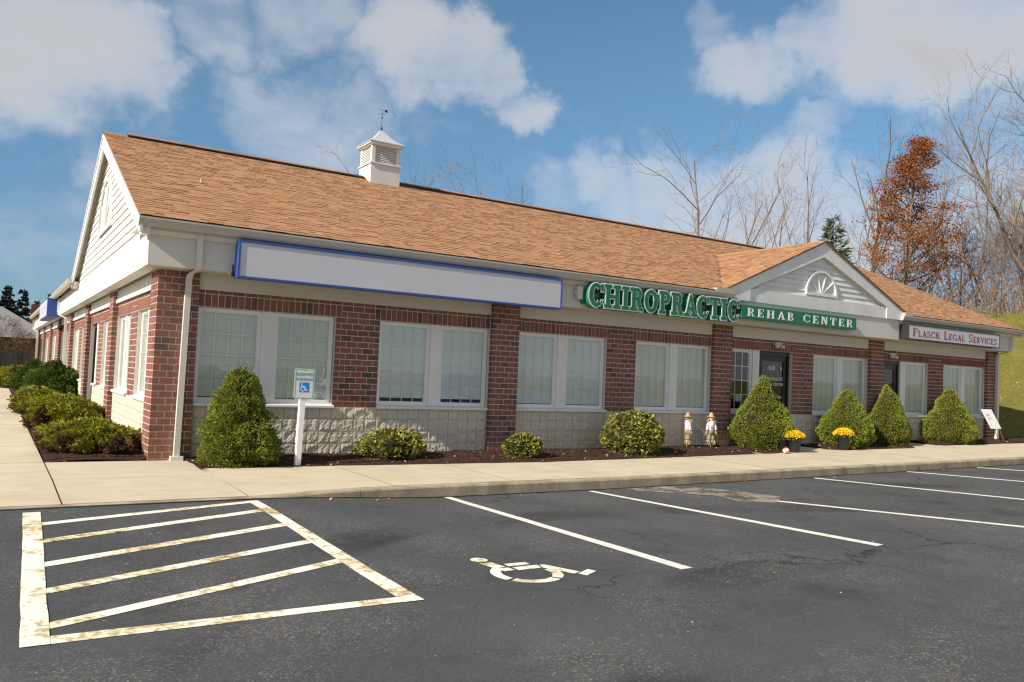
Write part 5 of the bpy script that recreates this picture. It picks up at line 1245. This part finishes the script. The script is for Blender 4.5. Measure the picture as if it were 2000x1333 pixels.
# scarecrows
def scarecrow(label, x, y, rz, s, skin):
    o = tag(empty('scarecrow', (x, y, zm(x, y)-.02)), label, 'scarecrow', 'scarecrows in the mulch bed'); o.rotation_euler = (0, 0, rz); o.scale = (s, s, s)
    M_st = mk('straw', lambda n: n.col(n.ramp(n.rnd(), [(0,(.36,.26,.11)),(1,(.58,.47,.25))])), rough=.9); M_sh = mk('pink_check_shirt', lambda n: n.col(n.mix(n.noise(30, 2), (.55,.42,.47), (.70,.62,.66))), rough=.9)
    M_pa = mk('olive_patchwork_trousers', lambda n: n.col(n.mix(n.noise(14, 3), (.16,.15,.08), (.34,.27,.18))), rough=.9); M_hat = mk('straw_hat', lambda n: n.col(n.mix(n.noise(25, 3), (.34,.19,.09), (.55,.36,.18))), rough=.9)
    MB().tube((0,.01,-.1),(0,.01,.60),.008,.008,6).build('stick', mat('pine_stick', (.45,.33,.17), .8), o)
    MB().lathe([(.01,.585),(.035,.59),(.052,.63),(.05,.66),(.03,.685),(.005,.69)], 0, 0, 14).build('head', mat('burlap_face', skin, .9), o, True)
    MB().lathe([(.098,.668),(.10,.674),(.055,.685),(.048,.705),(.042,.735),(.02,.76),(.004,.765)], 0, 0, 16, rib=lambda t: .10*math.sin(3*t)).build('hat', M_hat, o, True)
    k = MB(); k.lathe([(.05,.365),(.066,.38),(.062,.46),(.07,.55),(.045,.583),(.02,.59)], 0, 0, 14)
    for q in (-1, 1): k.tube((q*.05,0,.555),(q*.088,-.01,.47),.034,.03,8); k.tube((q*.088,-.01,.47),(q*.092,-.02,.385),.03,.034,8)
    k.build('shirt', M_sh, o, True)
    k = MB(); k.lathe([(.045,.29),(.066,.30),(.068,.36),(.055,.40)], 0, 0, 12)
    for q in (-1, 1): k.tube((q*.032,0,.32),(q*.045,-.005,.18),.036,.042,9)
    k.build('trousers', M_pa, o, True)
    r = np.random.default_rng(5); P = []; N_ = []
    for cx_, cz_, n, dz in ((-.093,.385,60,-1),(.093,.385,60,-1),(-.046,.185,80,-1),(.046,.185,80,-1),(-.055,.64,40,-.6),(.055,.64,40,-.6)):
        for i in range(n): P.append((cx_+r.normal(0,.012), -.01+r.normal(0,.012), cz_)); N_.append((r.normal(0,.25), r.normal(0,.25), dz))
    V, F = scatter(np.array(P), np.array(N_), .10, .10, 0, 6, False, .12); link('straw', np_mesh('straw', V, F, M_st), o)
    MB().box(-.03,.02,-.071,-.066,.42,.47).box(-.035,.0,-.071,-.066,.33,.37).build('patch', mat('green_patch', (.22,.30,.12), .9), o)
scarecrow('side-on little scarecrow with a brown hat right of the big rounded shrub', 10.90, -.24, R(70), 1.0, (.42,.28,.17)); scarecrow('front-facing little straw scarecrow beside the third brick pillar', 11.52, -.34, R(-25), 1.02, (.66,.55,.34))
# leaning notice by the right-hand corner
ys = tag(empty('yard_sign', (23.2, -.35, 0)), 'white leaning yard sign with red print at the right end of the building', 'sign')
zb_ = zm(23.2, -.4); M_pink = mat('red_print', (.55,.16,.16), .6)
w_ = .29; tilt = .17; b0, b1 = zb_+.34, zb_+.90; xs0 = 23.02; dx = .13
pts = [(xs0-w_+dx*.6, -.62, b0), (xs0+w_+dx*.6, -.62, b0), (xs0+w_-dx*.6, -.40, b1), (xs0-w_-dx*.6, -.40, b1)]
nv = (Vector(pts[1])-Vector(pts[0])).cross(Vector(pts[3])-Vector(pts[0])).normalized()
k = MB(); k.add(pts + [tuple(Vector(p)-nv*.008) for p in pts], [(0,1,2,3),(7,6,5,4),(0,4,5,1),(1,5,6,2),(2,6,7,3),(3,7,4,0)]); at(ys, k.build('sign_board', M_white))
for q in (-.1, .2): at(ys, MB().tube((xs0+q+.08, -.60, b0+.02), (xs0+q+.17, -.72, zb_-.08), .008, .008, 6).build('leg', mat('rusty_wire', (.22,.12,.07), .7)))
ex = (Vector(pts[1])-Vector(pts[0])).normalized(); ez = (Vector(pts[3])-Vector(pts[0])).normalized()
for s, f, sz in (('OFFICE SPACE', .68, .075), ('FOR LEASE', .50, .075)):
    q = plain_text('sign_lettering', s, sz, M_pink, None, (0,0,0), (0,0,0), extrude=.0005, sx=.9)
    c_ = (Vector(pts[0])+Vector(pts[1]))/2 + (Vector(pts[3])-Vector(pts[0]))*f + nv*.002
    q.matrix_world = Matrix((( ex.x, ez.x, nv.x, c_.x), (ex.y, ez.y, nv.y, c_.y), (ex.z, ez.z, nv.z, c_.z), (0,0,0,1))); q.parent = ys; q.matrix_parent_inverse = Matrix.Translation(-ys.location)

# ------------------------------------------------------------------ trees
def grow_tree(seed, H, spread=.5, trunk_r=None, first=.28, levels=4, nb=(9, 6, 5, 4), up=.35, lean=(0, 0), twig_r=.006, forks=1, wob=.10, cone_=None):
    """bare tree as two lists of tapered tubes: limbs and twigs"""
    r = random.Random(seed); limbs, twigs = MB(), MB(); tips = []
    trunk_r = (trunk_r or H*.016)*.72
    def rv(): return Vector((r.gauss(0,1), r.gauss(0,1), r.gauss(0,1)))
    def branch(p, d, L, rad, lev, upw):
        n = 5 if lev == 0 else 4 if lev < 3 else 3; pts = [p]; dirs = [d]; cur = p.copy()
        for i in range(n):
            d = (d + rv()*wob*(1 + .5*lev) + Vector((0,0,1))*upw*.16).normalized(); cur = cur + d*(L/n); pts.append(cur.copy()); dirs.append(d.copy())
        end = .22 if lev == 0 else .3
        rr = [rad*(1 - (1-end)*i/n) for i in range(n+1)]
        tgt = limbs if rad > .03 else twigs; sides = 7 if lev == 0 else 5 if rad > .03 else 3
        for i in range(n): tgt.tube(pts[i], pts[i+1], max(rr[i], twig_r), max(rr[i+1], twig_r*.7), sides)
        if lev >= levels: tips.append((pts[-1], d)); return
        k = nb[min(lev, len(nb)-1)]
        for j in range(k):
            t = (first + (1-first)*(j+r.random()*.8)/k) if lev == 0 else (.15 + .85*(j + r.random())/k); t = min(t, .99); i = min(int(t*n), n-1); f = t*n - i
            q = pts[i].lerp(pts[i+1], f); dd = dirs[i+1]; side = rv(); side = (side - dd*side.dot(dd)).normalized()
            ang = r.uniform(.55, 1.0)*spread*1.7 if lev == 0 else r.uniform(.5, 1.05)
            nd = (dd*math.cos(ang) + side*math.sin(ang) + Vector((0,0,1))*up*.35).normalized()
            ll = L*(r.uniform(.36, .55)*(1.15 - .65*t) if lev == 0 else r.uniform(.40, .62)*(1.1 - .4*t)); rad2 = rr[i]*r.uniform(.42, .62)
            if lev == 0: ll *= 1.25
            if lev == 0 and cone_: ll = cone_*(1.12 - t)*r.uniform(.75, 1.1)
            branch(q, nd, ll, rad2, lev+1, up)
        if lev == 0: tips.append((pts[-1], d))
    for f in range(forks):
        d = Vector((lean[0] + (r.uniform(-.35,.35) if forks > 1 else 0), lean[1] + (r.uniform(-.35,.35) if forks > 1 else 0), 1)).normalized()
        branch(Vector((0, 0, -.4)), d, (H + .4)*(1 if f == 0 else r.uniform(.7, .95)), trunk_r*(1 if forks == 1 else .7), 0, .5)
    return limbs, twigs, tips
def make_tree(name, label, loc, group, **k):
    limbs, twigs, tips = grow_tree(**k); o = tag(empty(name, loc), label, 'tree', group)
    limbs.build('trunk', M_bark, o, True); twigs.build('crown', M_twig, o); return o, tips
def copy_thing(o, loc, label, rz=0.0, s=1.0, group=None):
    c = o.copy(); C.objects.link(c); c.location = loc; c.rotation_euler = (0, 0, rz); c.scale = (s, s, s); c['label'] = label
    if group: c['group'] = group
    for ch in list(o.children): d = ch.copy(); C.objects.link(d); d.parent = c
    return c
GB = 'bare trees behind the building'
def base(x, y): return zhill(x, y) - .1
def tb(label, x, y, ztop, seed, **k):
    z = base(x, y); return make_tree('bare_tree', label, (x, y, z), GB, seed=seed, H=(ztop - z)*.84, **k)
tb('sparse bare treetop showing just left of the cupola', 17.8, 38.8, 16.2, 101, spread=.55, nb=(8,4,3), levels=3)
tb('thin bare tree rising just right of the cupola', 20.9, 36.8, 16.8, 102, spread=.45, nb=(8,4,3), levels=3)
tb('wide bare treetop standing to the right behind the cupola', 21.4, 31.3, 15.2, 103, spread=.75, nb=(8,4,3), levels=3, forks=2)
tb('lone short bare top above the middle of the ridge', 26.3, 33.4, 14.6, 104, spread=.4, nb=(7,5,3), levels=3)
tb('tallest wide-branching bare tree above the roof left of the pediment', 30.6, 19.0, 16.2, 105, spread=.62, nb=(10,5,3), levels=3, trunk_r=.17, first=.35)
tb('bare tree leaning right, second behind the roof left of the pediment', 31.6, 19.4, 15.2, 106, spread=.45, nb=(8,4,3), levels=3, lean=(.16, -.10), trunk_r=.15)
tb('pale thin bare tree between the leaning tree and the pediment', 37.3, 20.6, 15.0, 107, spread=.5, nb=(8,4,3), levels=3, forks=2, trunk_r=.13)
tb('slender upright bare tree just left of the pediment peak', 38.6, 20.0, 15.4, 108, spread=.32, nb=(8,4,3), levels=3, trunk_r=.11)
tb('single straight bare tree nearest the pediment peak', 39.9, 19.3, 16.2, 109, spread=.35, nb=(8,4,3), levels=3, trunk_r=.13)
tb('bare tree between the small pine and the rust-leaved oak', 40.4, 16.4, 13.8, 110, spread=.42, nb=(8,4,3), levels=3, forks=2, trunk_r=.12)
tb('stout bare tree rising through the left edge of the rust-leaved oak', 43.0, 17.1, 17.3, 111, spread=.45, nb=(10,5,3), levels=3, trunk_r=.24)
# oak keeping its rust-coloured leaves
oz = base(40.3, 13.0); oak, tips = make_tree('oak_tree', 'oak with rust-brown leaves right of the pediment', (40.3, 13.0, oz), None, seed=120, H=(15.6-oz)*.97, spread=.72, nb=(60,5,4), levels=3, first=.08, up=.08, trunk_r=.18, cone_=3.7, wob=.045)
r = np.random.default_rng(9); P = []
for p, d in tips:
    if r.uniform() < .35: continue
    for i in range(int(r.integers(16, 32))): P.append((p.x + r.normal(0,.22), p.y + r.normal(0,.22), p.z + r.normal(0,.11)))
P = np.array(P); V, F = scatter(P, r.normal(0, 1, P.shape), .115, .6, -.2, 8, False, .5); link('foliage', np_mesh('foliage', V, F, M_oakleaf), oak)
# conifers
def conifer(name, label, loc, H, W, seed, material, group, tiers=26, droop=.25, bare=.06, dens=1.0, size=.30, aspect=.22, ragged=.3):
    r = random.Random(seed); o = tag(empty(name, loc), label, 'tree', group); b = MB(); b.tube((0,0,-.4),(0,0,H*.98),H*.018,.015,7); P = []; N_ = []
    for i in range(tiers):
        t = bare + (1-bare)*(i+r.random()*.6)/tiers; z = H*t; L = W*(1-t)**.85*r.uniform(1-ragged, 1.1) + .08; k = r.choice((4,5,6))
        for j in range(k):
            a = r.random()*6.28; l = L*r.uniform(.65, 1.1); d = Vector((math.cos(a), math.sin(a), -droop + .35*t)); e = Vector((0,0,z)) + d*l
            b.tube((0,0,z), tuple(e), .02+.006*l, .006, 4)
            for q in range(int(l*16*dens)+4):
                f = .25 + .8*r.random(); w = .16*l*(1.1-f)+.03; P.append((d.x*l*f + r.gauss(0,w), d.y*l*f + r.gauss(0,w), z + d.z*l*f - abs(r.gauss(0,.05*l)))); N_.append((d.x, d.y, -.35+.6*t))
    b.build('trunk', M_darkbark, o); V, F = scatter(np.array(P), np.array(N_), size, aspect, 0, seed, True, .45); link('crown', np_mesh('crown', V, F, material), o); return o
conifer('pine_tree', 'small green pine peeking over the pediment', (45.3, 21.3, base(45, 21)), 13.2-base(45, 21), 2.2, 131, M_pine, None, tiers=16, dens=1.7, size=.5, aspect=.12, bare=.3, droop=-.1, ragged=.45)
GS = 'dark spruces far left'
for i, (x, y, h, w, lb_) in enumerate([(-.9,98.5,9.6,2.6,'leftmost and tallest dark spruce behind the grey-roofed house'), (.6,97.6,9.2,2.2,'second dark spruce from the left behind the grey-roofed house'), (2.0,96.7,7.9,2.2,'shortest dark spruce behind the brick chimney'), (3.4,95.8,8.8,2.4,'dark spruce nearest the white gable on the far left')]):
    conifer('spruce_tree', lb_, (x, y, -.2), h, w, 140+i, M_fir, GS, tiers=38, dens=3.5, size=.30, aspect=.35)
# woods on the bank at right: each tree its own
protos = []
for i in range(5):
    protos.append(dict(seed=200+i, H=1.0))
GW = 'bare trees in the wood on the right bank'
wood = [(49.5,15.1,18.3,'tall bare tree directly right of the oak'), (53.7,16.2,19.3,'second tall bare tree right of the oak'), (56.7,20.2,19.0,'bare tree whose top shows behind the oak'), (46.5,11.5,14.5,'slim bare tree in front of the wood right of the oak'), (48.5,10.2,13.0,'short bare sapling at the foot of the bank wood'),
        (51.0,11.5,15.5,'pale-stemmed bare tree in the middle of the bank wood'), (54.0,12.6,16.5,'bare tree deep in the bank wood left of the big leaning tree'), (50.0,8.8,12.0,'low bare tree below the leaning limb'), (55.5,10.6,15.0,'straight bare tree behind the leaning limb'), (58.5,13.5,17.5,'tall bare tree at the back of the bank wood'),
        (47.0,13.6,13.0,'thin bare tree tucked against the oak on its right'), (45.0,14.5,12.5,'thin bare tree behind the oak trunk'), (60.0,17.0,17.0,'faint bare tree farthest back on the bank'), (52.5,9.0,11.5,'bushy bare sapling near the right edge of the picture'), (49.0,12.5,15.0,'crooked bare tree beside the pale stem'), (57.0,9.8,14.0,'bare tree at the right edge low behind the grass bank')]
pr0 = []
for i, (x, y, zt, lb_) in enumerate(wood):
    z = base(x, y); H = (zt - z)*.80
    if i < 5:
        o, _ = make_tree('bare_tree', lb_, (x, y, z), GW, seed=210+i, H=H, spread=(.42,.5,.38,.5,.6)[i], nb=(12,7,5), levels=3, forks=(1,1,2,2,3)[i], trunk_r=H*.0135, first=.2); pr0.append((o, H))
    else:
        o, h0 = pr0[i % 5]; copy_thing(o, (x, y, z), lb_, rz=i*2.3, s=H/h0)
bt, _ = make_tree('bare_tree', 'big forked bare tree with upswept limbs at the right edge', (43.6, 6.9, base(43.6, 6.9)), GW, seed=231, H=.80*(18.4-base(43.6, 6.9)), spread=.62, nb=(13,8,6), levels=3, first=.22, trunk_r=.30, lean=(-.06, .02), up=.6)
bt, _ = make_tree('bare_tree', 'thick bare trunk leaning far left out of the bank wood', (46.2, 7.6, base(46.2, 7.6)), GW, seed=237, H=12.0, spread=.55, nb=(9,7,5), levels=3, first=.35, trunk_r=.20, lean=(-.75, .65), up=.5)
# tangled undergrowth under the trees
m = MB(); r = random.Random(77)
for i in range(1500):
    x = r.uniform(39, 62); y = 6 + r.random()*16 + (x-40)*.1; 
    if y < 8.0 and x < 42: continue
    z = zhill(x, y)-.1; h = r.uniform(.8, 3.6); p = Vector((x, y, z)); d = Vector((r.gauss(0,.3), r.gauss(0,.3), 1)).normalized()
    for q in range(3):
        e = p + d*h/3; m.tube(p, e, .018*(1-q*.25), .018*(.75-q*.25), 3); p = e; d = (d + Vector((r.gauss(0,.25), r.gauss(0,.25), 0))).normalized()
        for s_ in range(2):
            t = (d + Vector((r.gauss(0,.8), r.gauss(0,.8), .2))).normalized(); m.tube(p, p + t*h*.25, .007, .003, 3)
tag(m.build('undergrowth', M_twig), 'tangle of bare brush under the trees on the right bank', 'brush', kind='stuff')
P = []; r = np.random.default_rng(3)
for i in range(2600):
    x = r.uniform(38, 62); y = r.uniform(7, 24); P.append((x, y, zhill(x, y) + r.uniform(.2, 3.0)))
P = np.array(P); V, F = scatter(P, r.normal(0, 1, P.shape), .16, .6, 0, 5, False); tag(link('clinging_leaves', np_mesh('clinging_leaves', V, F, M_oakleaf)), 'scattered brown leaves clinging in the brush', 'leaves', kind='stuff')
# grass on the bank
n = 70000; x = rng.uniform(24.9, 44, n); y = rng.uniform(-3.4, 14, n); keep = (y < 1.0 + (x-24.5)*.75) & ~((x < 27.2) & (y < -.9)); x, y = x[keep], y[keep]
z = np.array([max(zhill(a, b), .03*ss((a-24)/2.0)) for a, b in zip(x, y)]); P = np.stack([x, y, z], 1)
V, F = scatter(P, np.tile(np.array([0, 0, 1.0]), (len(P), 1)), .085, .16, .6, 4, False, .55); tag(link('grass', np_mesh('grass', V, F, M_blade), ground), kind='stuff')

n = 500; x = rng.uniform(25, 46, n); y = rng.uniform(-3, 14, n); keep = (y < 1.0 + (x-24.5)*.75); x, y = x[keep], y[keep]
P = np.stack([x, y, np.array([zhill(a, b) + .07 for a, b in zip(x, y)])], 1); V, F = scatter(P, rng.normal(0, 1, P.shape), .10, .7, 0, 9, False); tag(link('fallen_leaves', np_mesh('fallen_leaves', V, F, M_fallen), ground), kind='stuff')

# ------------------------------------------------------------------ beyond the left walkway
fence = tag(empty('board_fence', (-2, 47, -.2)), 'weathered vertical board fence, darkened for shade, at the end of the left walkway', 'fence')
M_board = mk('shaded_weathered_board', lambda n: n.col(n.mix(n.noise(9, 4, stretch=(1,1,.15)), n.ramp(n.rnd(), [(0,(.045,.042,.038)),(1,(.12,.112,.10))]), (.05,.045,.04))), rough=.95, spec=.1)  # weathered wood, its colour darkened to carry the shade over the fence
bm_ = MB().prism([(-.07,-.2),(.07,-.2),(.07,1.74),(.04,1.80),(-.04,1.80),(-.07,1.74)], 1, 0, .022).mesh('board', M_board)
for i in range(62):
    q = link('board', bm_, fence, (-4.4 + i*.152 + 2, 47 - 47 + random.uniform(-.006,.006), .0)); q.scale = (1, 1, random.uniform(.985, 1.015))
MB().box(-2.5, 7.1, .024, .07, .25, .34).box(-2.5, 7.1, .0245, .0705, 1.35, 1.44).build('rail', M_board, fence)
hs_ = tag(empty('brick_house', (-1, 62, 0)), 'dark brick house with grey hip roof behind the fence', 'house')
hx0, hx1, hy0, hy1, he, hr = -10, 2.6, -1, 8, 3.0, 5.35
MB().box(hx0, hx1, hy0, hy1, -.3, he).build('wall', mk('house_brick', lambda n: n.col(n.mix(n.noise(9, 4), (.10,.04,.03), (.16,.065,.05))), rough=.95), hs_)
e_ = .5; k = MB(); V = [(hx0-e_,hy0-e_,he-.08),(hx1+e_,hy0-e_,he-.08),(hx1+e_,hy1+e_,he-.08),(hx0-e_,hy1+e_,he-.08),(hx0+4,3.5,hr),(hx1-3.2,3.5,hr)]
k.add(V, [(0,1,5,4),(1,2,5),(2,3,4,5),(3,0,4),(3,2,1,0)]); rr_ = k.build('roof', mk('grey_shingle_roof', lambda n: n.col(n.mix(n.noise(30, 4, stretch=(.4,1,3)), (.17,.165,.16), (.25,.245,.24))), rough=.95), hs_)
MB().box(hx0-e_, hx1+e_, hy0-e_-.05, hy0-e_, he-.22, he-.06).build('eave_board', M_trim, hs_)
MB().box(-.2, .3, .9, 1.3, he+.75, he+1.05).build('roof_vent', M_trim, rr_); MB().box(1.5, 2.35, 4.2, 5.0, he-.2, he+2.75).build('chimney', mk('chimney_brick', lambda n: n.col(n.mix(n.noise(8, 3), (.12,.05,.035), (.20,.08,.055))), rough=.95), rr_)
MB().box(-2.2, -.6, hy0-.03, hy0+.05, 1.0, 2.3).build('window', M_dark, hs_)
bz = shrub('dry_bush', 'leafless pinkish-brown bush in front of the brick house', None, (-1.7, 52.5, .0), 3.9, 2.2, egg, 7000, .26, M_drybush, 91, lumps=.35, lf=.8, aspect=.07, upb=.6, trunk=.06, core=False)
conifer('spruce_tree', 'broad olive-brown evergreen below the eave of the brick house', (-.6, 54.5, -.2), 2.9, 1.5, 160, M_spruce_dense, None, tiers=12, dens=1.2, size=.22)

# ------------------------------------------------------------------ cars across the lot, seen in the window glass
def parked_car(label, loc, rz, colour, seed, tall=0.0):
    o = tag(empty('parked_car', loc), label, 'car', 'cars parked across the lot'); o.rotation_euler = (0, 0, rz)
    paint = mat('car_paint', colour, .25, .6); glass = mat('car_glass', (.02,.025,.03), .05, .8); tyre = mat('tyre_rubber', (.02,.02,.02), .8, .2); rim = mat('alloy_rim', (.45,.45,.46), .3, .5, .8)
    Lc, Wd = 4.6, .90
    def lerp(P, x):
        for (a, b), (c, d) in zip(P[:-1], P[1:]):
            if a <= x <= c: return b + (d-b)*ss((x-a)/(c-a))
        return P[-1][1]
    hood = [(-2.3,.52),(-2.2,.70),(-1.2,.90),(-.9,.94),(1.5,.98),(2.05,.96),(2.3,.60)]
    roof_ = [(-1.15,.0),(-.35,.42+tall),(.0,.50+tall),(.8,.50+tall),(1.2,.42+tall),(1.85+tall*.5,.0)]
    nx, nv = 46, 16; V = []; F = []; mi = []
    for i in range(nx+1):
        x = -Lc/2 + Lc*i/nx; wid = Wd*(1 - .10*abs(x/2.3)**3)
        for j in range(nv+1):
            v = -1 + 2*j/nv; hb = lerp(hood, x)*(1 - .10*abs(v)**6); cab = lerp(roof_, x) if -1.15 <= x <= 1.85+tall*.5 else 0
            k = ss((.98-abs(v))/.26); V.append((x, wid*v, .02 + hb + cab*k))
    for i in range(nx):
        for j in range(nv):
            F.append((i*(nv+1)+j, (i+1)*(nv+1)+j, (i+1)*(nv+1)+j+1, i*(nv+1)+j+1)); z = [V[q][2] for q in F[-1]]; x = V[F[-1][0]][0]; c = sum(z)/4
            mi.append(1 if c > 1.02 and (max(z)-min(z)) > .035 and abs((x+.1) % 1.05) > .1 else 0)
    n0 = len(V)
    for i in range(nx+1):
        for sd in (0, nv):
            p = V[i*(nv+1)+sd]; V.append((p[0], p[1]*1.01, .55)); V.append((p[0], p[1]*.96, .24))
    for i in range(nx):
        for k, sd in enumerate((0, nv)):
            a, b = i*(nv+1)+sd, (i+1)*(nv+1)+sd; c, d = n0+4*i+2*k, n0+4*(i+1)+2*k
            F += [(a, c, d, b), (c, c+1, d+1, d)]; mi += [0, 0]
    for e in (0, nx):
        r0 = e*(nv+1); F.append(tuple(range(r0, r0+nv+1)) + (n0+4*e+2, n0+4*e+3, n0+4*e+1, n0+4*e)); mi.append(0)
    m = MB(); m.v = V; m.f = [list(f) for f in F]; m.m = mi; m.build('body', [paint, glass], o, True)
    for x in (-1.42, 1.38):
        for sd in (-1, 1):
            w = MB()
            for q in range(18):
                a, b = 2*math.pi*q/18, 2*math.pi*(q+1)/18; y0, y1 = sd*.68, sd*.915
                c = lambda t, r, y: (x + r*math.cos(t), y, .32 + r*math.sin(t))
                w.add([c(a,.32,y0), c(b,.32,y0), c(b,.32,y1), c(a,.32,y1), c(a,.20,y1), c(b,.20,y1)], [(0,1,2,3), (3,2,5,4)])
            wo = w.build('wheel', tyre, o); k = MB()
            k.add([c(2*math.pi*q/10, .2 if q % 2 else .185, sd*.905) for q in range(10)], [tuple(range(10))]); k.build('rim', rim, wo)
    for sd in (-1, 1):
        MB().box(-2.29, -2.16, sd*.62-.14, sd*.62+.14, .58, .70).build('headlight', mat('headlamp', (.8,.8,.78), .1, .8), o); MB().box(2.2, 2.305, sd*.66-.13, sd*.66+.13, .68, .84).build('tail_light', mat('tail_lamp', (.35,.01,.01), .2, .6), o)
    MB().box(-2.325, -2.24, -.75, .75, .30, .42).build('bumper', M_black, o)
parked_car('silver car parked behind the viewer, mirrored in the first window pair', (5.6, -18.2, za(6, -18)), R(90), (.55,.56,.58), 1)
parked_car('white car parked behind the viewer, mirrored in the second window pair', (9.6, -18.4, za(9, -18)), R(90), (.75,.75,.74), 2, .12)
parked_car('blue car parked behind the viewer, mirrored in the third window pair', (15.2, -18.0, za(15, -18)), R(90), (.06,.12,.28), 3, .05)
